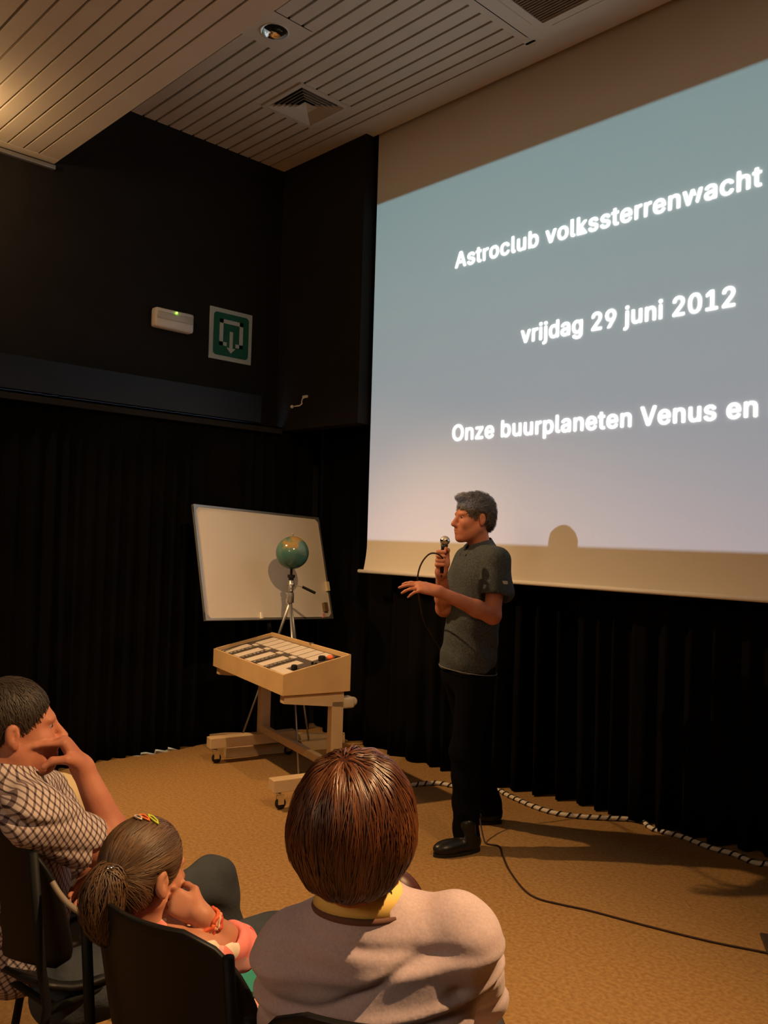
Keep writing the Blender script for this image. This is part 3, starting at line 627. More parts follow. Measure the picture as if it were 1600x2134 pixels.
def head(F, H, neck_to, neck_r=.056, female=False):
    s = H.s; E = lambda c, r, k=.02, op='add': F.ell(H(*c), np.array(r)*s, H.R, k*s, op)
    C = lambda a, b, ra, rb, k=.02, op='add': F.cone(H(*a), H(*b), ra*s, rb*s, k*s, op)
    E((0, -.014, .035), (.074, .095, .089)); E((0, .035, -.03), (.058, .058, .078), .03); E((0, .040, -.072), (.045, .045, .036), .03); E((0, .082, -.098), (.020, .016, .016), .02)
    for q in (-1, 1):
        C((q*.056, .0, -.048), (q*.020, .066, -.098), .017, .015, .03); E((q*.036, .062, -.024), (.024, .024, .024), .02)
        E((q*.031, .099, .010), (.017, .016, .011), .010, 'cut'); C((q*.012, .096, -.034), (q*.013, .092, -.036), .0085, .008, .01)
        e0 = (q*.078, -.012, .0)
        F.ell(H(*e0), np.array((.011, .018, .030))*s, H.R, .006*s); E((q*.094, -.006, .004), (.015, .010, .020), .002, 'cut'); C((q*.080, -.004, -.022), (q*.080, -.006, -.028), .008, .008, .006)
        C((q*.081, .0, .004), (q*.081, -.002, -.008), .004, .004, .004)
    E((0, .078, .026), (.048, .014, .010), .02); C((0, .088, .014), (0, .117, -.026), .0085, .0105, .012); E((0, .108, -.030), (.011, .011, .009), .01)
    E((0, .078, -.060), (.030, .020, .026), .02); E((0, .097, -.055), (.022, .009, .0050), .005); E((0, .095, -.068), (.019, .009, .0060), .005)
    C((-.022, .1045, -.0615), (.022, .1045, -.0615), .0032, .0032, .003, 'cut')
    F.cone(H(0, -.018, -.045), neck_to, neck_r*s, (neck_r+.002)*s, .03)
def eyes(H, parent):
    for q in (-1, 1):
        MB().ball(H(q*.031, .073, .009), .0118*H.s, 14).build('eye', m_eye, parent, True); MB().ball(H(q*.0312, .0805, .0085), .0062*H.s, 10).build('iris', m_iris, parent, True)
def hand(F, wrist, d, n, thumb, curls, s=1.0, tcurl=.5, forearm=None, spread=.0):
    wrist = np.array(wrist, float); d = np.array(d, float); d /= np.linalg.norm(d); n = np.array(n, float); n -= d*(n@d); n /= np.linalg.norm(n)
    l = np.array(thumb, float); l -= d*(l@d)+n*(l@n); l /= np.linalg.norm(l)
    offs = (.027, .009, -.009, -.026); mc = (.083, .087, .082, .074); ph = ((.042, .026, .020), (.047, .029, .021), (.043, .027, .020), (.033, .020, .018)); rad = (.0095, .0098, .0092, .0082)
    tips = []
    for i in range(4):
        a = wrist+l*offs[i]*.55*s; k0 = wrist+d*mc[i]*s+l*offs[i]*s; F.cone(a, k0, .0135*s, .0115*s, .014*s)
        cur = k0; ang = 0; r = rad[i]*s; sd = l*(spread*(1.5-i)/1.5)
        for j in range(3):
            ang += curls[i][j]; dd = d*math.cos(ang)+n*math.sin(ang)+sd; dd /= np.linalg.norm(dd); nx = cur+dd*ph[i][j]*s; F.cone(cur, nx, r, r*.9, .004*s); cur = nx; r *= .9
        tips.append(cur)
    F.ell(wrist+d*.045*s, np.array((.036, .045, .015))*s, np.stack([l, d, n], 1), .012*s)
    t0 = wrist+d*.018*s+l*.022*s; t1 = t0+(d*.62+l*.62+n*.28)*.046*s; F.cone(t0, t1, .016*s, .0125*s, .014*s)
    dd = d*math.cos(tcurl)+n*math.sin(tcurl)+l*.25*(1-tcurl); dd /= np.linalg.norm(dd); t2 = t1+dd*.034*s; F.cone(t1, t2, .0115*s, .0105*s, .005*s)
    dd2 = d*math.cos(tcurl*1.6)+n*math.sin(tcurl*1.6); F.cone(t2, t2+dd2*.026*s, .0105*s, .0085*s, .005*s)
    return tips
def strands(name, m, parent, F, seeds, dirfn, length, off, rad, n=10, jitter=.15, taper=.35, tone=None, lift=0.0):
    """hair strands that follow the surface of field F"""
    p = np.array(seeds, float); N_ = len(p)
    for _ in range(4): p = p-F.grad(p)*(F.sample(p)[:, None])
    ln = length*(1+.3*RNG.standard_normal(N_)*.6).clip(.5, 1.6); offv = off*RNG.random(N_); jit = RNG.standard_normal((N_, 3))*jitter; path = []
    for i in range(n):
        g = F.grad(p); path.append(p+g*(offv+lift*i/(n-1))[:, None])
        d = dirfn(p)+jit; d = d-g*(d*g).sum(1)[:, None]; d /= np.linalg.norm(d, axis=1, keepdims=True)+1e-9
        p = p+d*(ln/(n-1))[:, None]; g = F.grad(p); p = p-g*F.sample(p)[:, None]
    path = np.stack(path, 1)                                  # N,n,3
    T = np.gradient(path, axis=1); T /= np.linalg.norm(T, axis=2, keepdims=True)+1e-9
    G = F.grad(path.reshape(-1, 3)).reshape(path.shape); B = np.cross(T, G); B /= np.linalg.norm(B, axis=2, keepdims=True)+1e-9
    w = rad*(1-(1-taper)*np.linspace(0, 1, n)**2)[None, :, None]
    V = np.stack([path-B*w, path+G*w*.7, path+B*w], 2).reshape(-1, 3)
    base = (np.arange(N_)[:, None, None]*n+np.arange(n-1)[None, :, None])*3; q = np.array([[0, 3, 4, 1], [1, 4, 5, 2]])
    Fc = (base[..., None]+q[None, None]).reshape(-1, 4)
    me = bpy.data.meshes.new(name); me.vertices.add(len(V)); me.vertices.foreach_set('co', V.ravel()); me.loops.add(len(Fc)*4); me.loops.foreach_set('vertex_index', Fc.ravel().astype(np.int32))
    me.polygons.add(len(Fc)); me.polygons.foreach_set('loop_start', np.arange(0, len(Fc)*4, 4, dtype=np.int32)); me.update(calc_edges=True); me.materials.append(m)
    tn = (tone(path[:, 0]) if tone else np.zeros(N_)+.5)+RNG.standard_normal(N_)*.18; tn = tn.clip(0, 1)
    at = me.attributes.new('tone', 'FLOAT', 'POINT'); at.data.foreach_set('value', np.repeat(tn, n*3).astype(np.float32))
    o = link(name, me, parent, True); o['kind'] = 'stuff'; return o
def settone(o, v=.2):
    me = o.data; at = me.attributes.new('tone', 'FLOAT', 'POINT'); at.data.foreach_set('value', np.full(len(me.vertices), v, np.float32))
# ------------------------------------------------------------------ people
hr = CR.copy(); hr[2] = 0; hr /= np.linalg.norm(hr); hf = np.array([-hr[1], hr[0], 0]); UP = np.array([0, 0, 1.])   # image-right and away, both level
def finish(e):
    T = Matrix.Translation(-Vector(e.location))
    def go(o):
        for c in o.children: c.data.transform(T); go(c)
    bpy.context.view_layer.update(); go(e)
def lerp(a, b, t): return a*(1-t)+b*t
def rot(v, ax, a):
    ax = ax/np.linalg.norm(ax); return v*math.cos(a)+np.cross(ax, v)*math.sin(a)+ax*np.dot(ax, v)*(1-math.cos(a))

# --- the speaker
base = onp(985, 1760, 2, 0); sp_e = empty('person', base)
tag(sp_e, 'standing man in dark grey-blue polo shirt speaking into a microphone before the screen', 'person')
fa = -hr*.93-hf*.37; fa /= np.linalg.norm(fa); ra = np.cross(fa, UP)
Hs = Frame(P(986, 1082, 4.42), fa+np.array([0, 0, -.02]))
nb = P(1000, 1142, 4.44)
shl, shr = P(1036, 1168, 4.27), P(974, 1166, 4.58); elb_l = P(1026, 1283, 4.20); wr_l = P(914, 1233, 4.13)
elb_r = P(925, 1268, 4.44); wr_r = P(919, 1192, 4.27)
F = Field(P(985, 1200, 4.4)-np.array([.55, .55, .62]), P(985, 1200, 4.4)+np.array([.55, .55, .62]), .0048)
head(F, Hs, nb, .054)
F.cone(nb-UP*.04, lerp(shl, nb, .3)-UP*.02, .045, .04, .03); F.cone(nb-UP*.04, lerp(shr, nb, .3)-UP*.02, .045, .04, .03); F.ell(P(996, 1225, 4.45), (.09, .08, .15), None, .03)
for a, b, c in ((shl, elb_l, wr_l), (shr, elb_r, wr_r)):
    F.cone(a, b, .050, .040, .03); m = lerp(b, c, .3); F.cone(b, m, .042, .041, .02); F.cone(m, c, .041, .026, .02)
dl_ = (P(868, 1222, 4.12)-wr_l); dl_ /= np.linalg.norm(dl_)
F.cone(wr_l, wr_l+dl_*.02, .027, .026, .02)
hand(F, wr_l+dl_*.015, dl_, -hf*.2-UP*.5+hr*.0+ra*.6, UP, [(.35, .3, .2), (.3, .3, .2), (.35, .35, .2), (.45, .4, .2)], 1.0, .2, spread=.25)
grip = P(922, 1163, 4.235); md = P(927, 1127, 4.25)-P(921, 1186, 4.245); md /= np.linalg.norm(md)
dr_ = P(921, 1150, 4.25)-wr_r; dr_ = dr_/np.linalg.norm(dr_)
pd = -hr*.35+hf*.0-UP*0+hf*.2                                             # fist round the microphone
w0 = wr_r+np.array([0, 0, .0])
palm_c = grip+hf*.028
for i in range(4):
    z0 = grip+md*(.030-.021*i); pts_ = [z0+hf*.030+hr*.020, z0+hf*.006-hr*.036*1, z0-hf*.024-hr*.012, z0-hf*.014+hr*.020]
    pts_ = [z0+hf*.032+hr*.012, z0+hf*.016-hr*.024, z0-hf*.016-hr*.024, z0-hf*.026+hr*.006]
    for a, b in zip(pts_[:-1], pts_[1:]): F.cone(a, b, .0105, .0098, .004)
F.ell(palm_c+hr*.012, (.022, .022, .044), None, .02); F.cone(wr_r, palm_c+hr*.012-md*.03, .026, .027, .025)
F.cone(palm_c+hr*.02+md*.01, grip+hr*.022+md*.04, .013, .011, .01); F.cone(grip+hr*.022+md*.04, grip-hf*.018+hr*.01+md*.048, .011, .009, .005)
F.build('body', m_skin, sp_e); eyes(Hs, sp_e)
# hair
FH = Field(Hs(0, 0, .03)-.17, Hs(0, 0, .03)+.17, .0045)
E = lambda c, r, k=.02, op='add', FF=None, HH=None: (FF or FH).ell((HH or Hs)(*c), np.array(r)*(HH or Hs).s, (HH or Hs).R, k, op)
E((0, -.020, .048), (.084, .104, .094)); E((0, -.07, -.01), (.066, .045, .06), .03); E((0, .05, .11), (.052, .045, .022), .02)
E((0, .125, -.005), (.12, .066, .078), .01, 'cut'); E((0, .06, -.10), (.12, .085, .095), .015, 'cut')
for q in (-1, 1): E((q*.085, -.010, -.002), (.022, .026, .034), .01, 'cut')
FH.warp(lambda X, Y, Z: .0028*np.sin(X*160+Z*60)*np.sin(Y*150)*np.sin(Z*170+X*40))
hb = FH.build('hair', m_hair_s, sp_e); settone(hb, .12)
V, _ = FH.mesh(0); sd = V[RNG.choice(len(V), 2200)]; hc = Hs(0, -.03, .06)
def tone_s(p): q = (p-Hs.o)@Hs.R; return .18+.55*(q[:, 1] > .03)*(q[:, 2] > .04)+.30*(q[:, 2] < .03)*(q[:, 1] > -.05)
strands('hair_tufts', m_hair_s, sp_e, FH, sd, lambda p: (p-hc)@np.eye(3)*3+Hs.R[:, 0]*.5-Hs.R[:, 2]*.35*np.ones((len(p), 1)), .026, .002, .0011, 5, .5, .2, tone_s, .007)
# polo shirt
hem_c = P(973, 1398, 4.44)
F = Field(P(985, 1280, 4.4)-np.array([.5, .5, .40]), P(985, 1280, 4.4)+np.array([.5, .5, .42]), .0065)
Rb = np.stack([ra, fa, UP], 1)
F.ell(P(996, 1205, 4.43), (.185, .125, .16), Rb, .05); F.ell(P(985, 1290, 4.44), (.170, .128, .20), Rb, .08); F.ell(P(974, 1375, 4.44), (.172, .138, .17), Rb, .08)
F.cone(nb-UP*.02, shl, .062, .062, .06); F.cone(nb-UP*.02, shr, .062, .062, .06)
sl_end = lerp(shl, elb_l, .76); F.cone(shl, sl_end, .062, .070, .03); sr_end = lerp(shr, elb_r, .62); F.cone(shr, sr_end, .064, .064, .03)
F.cone(P(1040, 1190, 4.28), P(1052, 1235, 4.28), .05, .05, .03)
# fitted cut-outs: sleeve openings, neck and hem
F.cone(lerp(shl, elb_l, .88), lerp(shl, elb_l, 1.3), .092, .10, .004, 'cut')
F.cone(nb+UP*.030+fa*.02, nb+UP*.12+fa*.06, .060, .075, .006, 'cut'); F.cone(nb-UP*.012+fa*.075, nb+UP*.05+fa*.10, .012, .05, .006, 'cut')
F.plane(hem_c-UP*.0, -UP*1.0-hr*.10-hf*.0, .004)
F.warp(lambda X, Y, Z: .0035*np.sin((X*hr[0]+Y*hr[1])*55+Z*22)*np.clip((1.35-Z)*3, 0, 1)+.003*np.sin(Z*60+(X*hr[0]+Y*hr[1])*30)*np.clip((1.25-Z)*3, 0, 1))
shirt = F.build('polo_shirt', m_polo, sp_e)
# stitched hem line, sleeve band and badge
ring = []
for k_ in range(41):
    a = 2*math.pi*k_/40; d = ra*math.cos(a)*.176+fa*math.sin(a)*.142; c = P(974, 1396, 4.44)+d; c = c+UP*(.012-.10*np.dot(d, hr)*-1*0)
    c[2] = P(973, 1396, 4.44)[2]-.10*np.dot(c-P(973, 1396, 4.44), hr)*1.0+.006; ring.append(c)
MB().tube(ring, .0016, 5).build('hem_stitch', m_hem, sp_e)
def patch(c, a, b, n, th): return MB().obox(c, a, b, n*th)
bd = P(1049, 1214, 4.185); patch(bd, hr*.020, UP*.008-hr*.001, hf, .003).build('sleeve_badge', mat('badge', (.45, .46, .44), .7), sp_e)
# collar
for sgn in (-1, 1):
    pts_ = []
    V = []; n_ = 10
    for i in range(n_+1):
        a = math.radians(190*sgn*(i/n_)*.86)
        d = -fa*math.cos(a)+ra*math.sin(a); r_ = .070
        top = nb+UP*(.056-.040*(i/n_))+d*r_*.90+fa*.004; bot = nb+UP*(.020-.062*(i/n_))+d*(r_+.013+.024*(i/n_))
        V += [top, bot, bot-d*.004, top-d*.004]
    Fc = []
    for i in range(n_):
        for k_ in range(4): Fc.append((i*4+k_, i*4+(k_+1) % 4, (i+1)*4+(k_+1) % 4, (i+1)*4+k_))
    Fc += [(0, 1, 2, 3), (n_*4+3, n_*4+2, n_*4+1, n_*4)]; MB().add(V, Fc).build('collar', m_polo, sp_e, True)
# trousers and shoes
def shoe(parent, heel, toe, sc=1.0, lift=0):
    heel = np.array([heel[0], heel[1], 0.]); toe = np.array([toe[0], toe[1], 0.]); d = toe-heel; ln = np.linalg.norm(d); d /= ln; s_ = np.cross(d, UP)
    Fs = Field(np.minimum(heel, toe)-.1+np.array([0, 0, .08]), np.maximum(heel, toe)+.1+np.array([0, 0, .10]), .005); R_ = np.stack([s_, d, UP], 1)
    Fs.ell(heel+d*.06+UP*.05, (.040, .062, .052), R_, .03); Fs.ell(heel+d*ln*.60+UP*.038, (.046, ln*.38, .038), R_, .03); Fs.ell(toe-d*.065+UP*.032, (.043, .062, .030), R_, .02)
    Fs.cone(heel+d*.07+UP*.09, heel+d*.075+UP*.14, .040, .042, .02); Fs.plane((0, 0, .014), (0, 0, -1))
    Fs.build('shoe', m_shoe, parent); So = MB(); V = []; n_ = 24
    for z in (0, .016):
        for k_ in range(n_):
            a = 2*math.pi*k_/n_; c = heel+d*(ln*.5+math.sin(a)*ln*.5)+s_*math.cos(a)*(.043+.006*math.sin(a)); V.append(c+UP*z)
    So.add(V, [(k_, (k_+1) % n_, n_+(k_+1) % n_, n_+k_) for k_ in range(n_)]+[tuple(range(n_))[::-1], tuple(range(n_, 2*n_))]).build('sole', m_rubber, parent)
hl, tl = onp(1000, 1772, 2, 0), onp(903, 1786, 2, 0); hr2 = onp(1046, 1716, 2, 0); tr2 = hr2-hr*.27
shoe(sp_e, hl, tl); shoe(sp_e, hr2, tr2)
F = Field(P(985, 1560, 4.44)-np.array([.45, .5, .50]), P(985, 1560, 4.44)+np.array([.45, .5, .52]), .008)
hipc = P(975, 1400, 4.45); F.ell(hipc+UP*.01, (.165, .125, .13), Rb, .05)
hl_, hr_ = hipc-ra*.085-UP*.03, hipc+ra*.085-UP*.03; al = hl+fa*.0-hr*.07+UP*.10; ar = hr2-hr*.06+UP*.09
kl = lerp(hl_, al, .48)+fa*.035; kr = lerp(hr_, ar, .48)+fa*.02
for a, b, c in ((hl_, kl, al), (hr_, kr, ar)): F.cone(a, b, .094, .072, .05); F.cone(b, c-UP*.03, .072, .066, .04)
F.plane((0, 0, .05), (0, 0, -1)); F.warp(lambda X, Y, Z: .004*np.sin(Z*50+X*20)*(Z < .5)); F.build('trousers', m_denim, sp_e)
MB().tube([(hipc+UP*.05+ra*.155*math.cos(a)+fa*.12*math.sin(a)) for a in np.linspace(0, 2*math.pi, 25)], .014, 6).build('belt', m_shoe, sp_e)
finish(sp_e)
# microphone and its cable
mc_ = P(927, 1127, 4.25); mic = empty('microphone', mc_-md*.16); tag(mic, 'hand-held dark microphone with round metal grille in the speaking man\'s hand', 'microphone')
mo = -md*.0
MB().lathe([(.001, -.0), (.010, 0), (.012, .02), (.0155, .125), (.019, .14), (.001, .14)], (0, 0, 0), 20, md).build('handle', m_plastic, mic, True)
MB().ball(md*.160, .0245, 20).build('grille', mat('mic_grille', (.40, .38, .35), .45, .6, bump=(900, .6, .001)), mic, True); MB().lathe([(.0235, .154), (.0250, .157), (.0250, .163), (.0235, .166)], (0, 0, 0), 24, md).build('grille_ring', m_chrome, mic, True)
cp_ = [mc_-md*.165, mc_-md*.19-hr*.008, P(905, 1205, 4.18)]
cable_pts = [mc_-md*.16, mc_-md*.178, P(926, 1178, 4.26), P(921, 1162, 4.20), P(910, 1154, 4.19), P(896, 1154, 4.17), P(883, 1166, 4.17), P(874, 1184, 4.17), P(870, 1205, 4.17), P(871, 1230, 4.25), P(876, 1262, 4.45), P(886, 1300, 4.70), P(925, 1370, 4.80), P(960, 1480, 4.75), P(990, 1640, 4.62), onp(1010, 1755, 2, .006), *cb[1:]]
co_ = cable_pts[0]; cab = MB().tube([np.array([p[0], p[1], max(p[2], .0048)])-co_ for p in spline(cable_pts, 10)], .0042, 8).build('microphone_cable', m_cable, None, True); cab.location = tuple(co_)
tag(cab, 'thin dark microphone cable looping from the hand and across the carpet', 'cable')

# --- chairs
def chair(loc, phi, label, rim_m=None):
    e = empty('chair', (loc[0], loc[1], 0), phi); tag(e, label, 'chair', 'chairs in the audience row')
    nu, nv = 22, 12; V = []
    for j in range(nv+1):
        v = j/nv
        for i in range(nu+1):
            u = -1+2*i/nu; wid = .215*(1-.10*v**2); rc = max(0, (v-.5)/.5); lim = 1-.5*(1-math.sqrt(max(0, 1-rc*rc))); rb = max(0, (.2-v)/.2); lim *= 1-.2*(1-math.sqrt(max(0, 1-rb*rb)))
            x = u*wid*lim; z = .50+.33*v; yb = -.20-.07*v+.075*(x/.215)**2; V.append((x, yb, z))
    Fc = [(j*(nu+1)+i, j*(nu+1)+i+1, (j+1)*(nu+1)+i+1, (j+1)*(nu+1)+i) for j in range(nv) for i in range(nu)]
    b = MB().add(V, Fc).build('backrest', m_plastic, e, True); s_ = b.modifiers.new('t', 'SOLIDIFY'); s_.thickness = .012; s_.offset = 0; bv = b.modifiers.new('b', 'BEVEL'); bv.width = .004; bv.segments = 2
    V = []
    for j in range(nv+1):
        v = j/nv
        for i in range(nu+1):
            u = -1+2*i/nu; r_ = abs(2*v-1); lim = 1-.12*r_**4; x = u*.215*lim; z = .445+.02*(x/.215)**2-.03*max(0, (v-.75)/.25)**2-.012*math.sin(math.pi*v)+(.03*max(0, (.2-v)/.2)); V.append((x, -.20+.42*v, z))
    b = MB().add(V, Fc).build('seat', m_plastic, e, True); s_ = b.modifiers.new('t', 'SOLIDIFY'); s_.thickness = .014
    for q in (-1, 1):
        MB().tube([(q*.19, -.235, .80), (q*.195, -.205, .52), (q*.20, -.19, .43), (q*.215, -.27, .012)], .011, 10).build('leg', m_steel, e, True)
        MB().tube([(q*.195, -.19, .42), (q*.20, .15, .42), (q*.205, .185, .40), (q*.215, .22, .012)], .011, 10).build('leg', m_steel, e, True)
        for yy in (-.27, .22): MB().lathe([(.001, 0), (.015, 0), (.015, .02), (.011, .025)], (q*.215, yy, 0), 12).build('rubber_foot', m_rubber, e, True)
    MB().tube([(-.2, -.17, .42), (.2, -.17, .42)], .009, 8).build('seat_rail', m_steel, e); MB().tube([(-.2, .13, .42), (.2, .13, .42)], .009, 8).build('seat_rail', m_steel, e)
    if rim_m:
        pts_ = [(.218*(1-.05*t), -.19+.0*t-.02*t, .62-.10*t) for t in np.linspace(0, 1, 8)]
    return e
ph_c = math.radians(14)
cc = P(318, 2030, 1.62); chair((cc[0]+.23*-math.sin(ph_c), cc[1]+.23*math.cos(ph_c)), ph_c, 'black plastic shell chair under the girl, its back to the camera')
cfp = P(-18, 1840, 2.10); ph_f = math.radians(8); chair((cfp[0]-.23*math.sin(ph_f), cfp[1]+.23*math.cos(ph_f)), ph_f, 'black chair at the left edge under the man in checked shirt')
cw = P(770, 2330, 1.30); ph_w = math.radians(38); chair((cw[0]-.23*math.sin(ph_w), cw[1]+.23*math.cos(ph_w)), ph_w, 'black chair beneath the woman in the mauve sweater')

# --- the woman with the brown bob
wf = hf*.985+hr*.17; wf /= np.linalg.norm(wf); wr = np.cross(wf, UP); Rw = np.stack([wr, wf, UP], 1)
wbase = P(790, 2134, 1.5); wm = empty('person', (wbase[0], wbase[1], 0)); tag(wm, 'seated woman seen from behind with brown bob hair and mauve sweater', 'person')
Hw = Frame(P(740, 1742, 1.40), hf*.98+hr*.20+UP*-.06); nbw = P(752, 1872, 1.42)
Sr, Sl = P(960, 1955, 1.42), P(612, 1985, 1.44); Er, El = P(1000, 2085, 1.62), P(598, 2170, 1.62)
F = Field(P(760, 1980, 1.45)-np.array([.42, .42, .52]), P(760, 1980, 1.45)+np.array([.5, .5, .40]), .005)
head(F, Hw, nbw, .050)
F.ell(P(765, 2060, 1.46), (.15, .09, .18), Rw, .05); F.cone(nbw-UP*.05, Sr-UP*.01, .035, .035, .03); F.cone(nbw-UP*.05, Sl-UP*.01, .035, .035, .03)
for a, b in ((Sr, Er), (Sl, El)):
    w_ = b+wf*.20-UP*.06+(hr*-.10 if b is Er else hr*.10); F.cone(a, b, .045, .038, .03); F.cone(b, w_, .038, .025, .02)
    hand(F, w_, wf*.9+(-hr if b is Er else hr)*.3, -UP, (-hr if b is Er else hr), [(.5, .5, .3)]*4, .92, .3)
F.build('body', m_skin, wm); eyes(Hw, wm)
er = Hw(.084, -.004, -.037); MB().ball(er, .0045, 10).tube([er, er-UP*.012], .002, 6).build('earring', mat('gold', (.30, .16, .06), .3, .6), wm, True)
# bob: shell and strands
FH = Field(Hw(0, 0, 0)-.20, Hw(0, 0, 0)+.18, .004)
EW = lambda c, r, k=.02, op='add': FH.ell(Hw(*c), r, Hw.R, k, op)
EW((0, -.018, .040), (.093, .112, .100)); EW((0, -.030, .005), (.095, .090, .070), .03); EW((0, -.038, -.040), (.064, .058, .038), .035)
EW((0, .135, -.01), (.13, .085, .095), .012, 'cut'); EW((0, .07, -.12), (.13, .078, .10), .012, 'cut')
for q in (-1, 1): EW((q*.098, .018, -.030), (.022, .032, .03), .01, 'cut')
FH.warp(lambda X, Y, Z: .0012*np.sin((X*hr[0]+Y*hr[1])*210))
hb = FH.build('hair', m_hair_w, wm); settone(hb, .05)
whorl = Hw(-.012, -.060, .135)
def dir_w(p):
    q = p-whorl; g = FH.grad(p); down = np.array([0, 0, -1.])-.0*g; rad = q/np.maximum(np.linalg.norm(q, axis=1, keepdims=True), .02)
    w_ = np.clip(1-(whorl[2]-p[:, 2])/.10, 0, 1)[:, None]; back = (p-Hw(0, 0, 0))@Hw.R[:, 0]
    inw = -np.sign(back)[:, None]*Hw.R[:, 0]*np.clip((Hw.o[2]-.02-p[:, 2])/.07, 0, 1)[:, None]*.35
    return rad*w_*1.2+down*(1.15-w_)+inw
V, _ = FH.mesh(0); q_ = (V-Hw.o)@Hw.R; ok = V[(q_[:, 2] > -.06)]
sd = ok[RNG.choice(len(ok), 2600)]
strands('hair_strands', m_hair_w, wm, FH, sd, dir_w, .085, .004, .0013, 12, .13, .3, lambda p: np.full(len(p), .34)+.26*np.sin(p@(hr*75)+p[:, 2]*20), .004)
top = V[(q_[:, 2] > .06)]; strands('hair_strands', m_hair_w, wm, FH, top[RNG.choice(len(top), 900)], dir_w, .12, .003, .0012, 14, .05, .3, lambda p: np.full(len(p), .5)+.3*np.sin(p@(hr*55)), .002)
# sweater
F = Field(P(770, 2080, 1.45)-np.array([.45, .45, .40]), P(770, 2080, 1.45)+np.array([.45, .45, .30]), .005)
F.ell(P(775, 2025, 1.45), (.165, .105, .13), Rw, .06); F.ell(P(775, 2150, 1.47), (.165, .12, .20), Rw, .08); F.ell(P(790, 2330, 1.48), (.18, .13, .16), Rw, .08)
F.cone(nbw-UP*.062, Sr+UP*.004, .062, .060, .05); F.cone(nbw-UP*.060, Sl, .062, .058, .05); F.cone(nbw-UP*.05, nbw-UP*.012, .085, .071, .03)
F.cone(Sr, lerp(Sr, Er, .9), .060, .056, .03); F.cone(Sl, lerp(Sl, El, .9), .060, .056, .03); F.ell(P(945, 1898, 1.41), (.030, .035, .028), None, .03)
F.cone(nbw+UP*.050+wf*.01, nbw+UP*.12+wf*.03, .072, .080, .004, 'cut')
F.cone(lerp(Er, Er+wf*.2, .30), Er+wf*.25, .09, .09, .005, 'cut')
cxs = P(775, 2000, 1.33)
def wfold(X, Y, Z):
    a = (X-cxs[0])*hr[0]+(Y-cxs[1])*hr[1]; zz = Z-.0
    g = lambda c, w: np.exp(-((zz-c)/w)**2)
    o = .016*g(.845+.10*a+.04*np.sin(a*14), .010)*np.clip(1.1-np.abs(a+.03)*5, 0, 1)
    o += .020*g(.775+.14*a, .011)*np.clip(1.2-np.abs(a-.06)*4.2, 0, 1)-.010*g(.79+.14*a, .012)
    o += .010*g(.905-.10*a, .009)*np.clip(1-np.abs(a+.02)*6, 0, 1)-.008*g(.86+.10*a, .012)+.010*g(.725+.02*a, .012)
    o += .012*np.exp(-((a-.135)**2/.0003+(zz-.83)**2/.00015))
    return o*.7+.0014*np.sin(zz*70+a*22)
F.warp(wfold)
F.build('sweater', m_sweater, wm)
def neckring(rx, ry, c, r, tilt, m, name, parent, a0=0, a1=360, n=40):
    pts_ = []
    for k_ in range(n+1):
        a = math.radians(a0+(a1-a0)*k_/n); d = wr*math.cos(a)*rx+wf*math.sin(a)*ry; pts_.append(c+d+UP*(tilt*math.sin(a)))
    return MB().tube(pts_, r, 8).build(name, m, parent, True)
neckring(.0765, .0745, nbw-UP*.012, .0055, -.006, m_brownband, 'neck_band', wm)
V = []; n_ = 30
for k_ in range(n_+1):
    a = math.radians(150+240*k_/n_); d = wr*math.cos(a)+wf*math.sin(a); edge = abs(k_/n_-.5)*2
    top = nbw+d*.064+UP*(.034-.010*edge**3); bot = nbw+d*(.076+.005*edge)+UP*(-.006)
    V += [top, bot, bot-d*.003-UP*.001, top-d*.003]
Fc = [(i*4+k_, i*4+(k_+1) % 4, (i+1)*4+(k_+1) % 4, (i+1)*4+k_) for i in range(n_) for k_ in range(4)]+[(0, 1, 2, 3), (n_*4+3, n_*4+2, n_*4+1, n_*4)]
MB().add(V, Fc).build('collar', m_yellow, wm, True)
# jeans
F = Field(P(900, 2300, 1.7)-np.array([.55, .45, .30]), P(900, 2300, 1.7)+np.array([.35, .55, .25]), .009)
hipw = P(800, 2400, 1.5); kneeR, kneeL = P(990, 2150, 1.95), P(700, 2150, 2.0)
for a, b in ((P(900, 2360, 1.5), kneeR), (P(700, 2370, 1.52), kneeL)): F.cone(a, b, .085, .064, .05); F.cone(b, np.array([b[0], b[1], .08])+wf*.03, .062, .05, .04)
F.plane((0, 0, .08), (0, 0, -1)); F.warp(lambda X, Y, Z: .003*np.sin(X*60+Z*80)); F.build('jeans', m_jeans, wm)
for b in (kneeR, kneeL): g_ = np.array([b[0], b[1], 0])+wf*.0; shoe(wm, g_, g_+wf*.25)
finish(wm)
# maroon bag on her lap
bg = P(815, 1905, 1.70); F = Field(bg-.26, bg+.16, .005); F.ell(bg, (.072, .05, .09), Rw, .02); F.cone(bg-UP*.06, bg-UP*.17, .066, .070, .04)
bag = F.build('handbag', m_maroon, None); bag.data.transform(Matrix.Translation(-Vector(bg))); bag.location = tuple(bg); tag(bag, 'dark maroon rounded bag partly hidden behind the woman\'s yellow collar', 'bag')

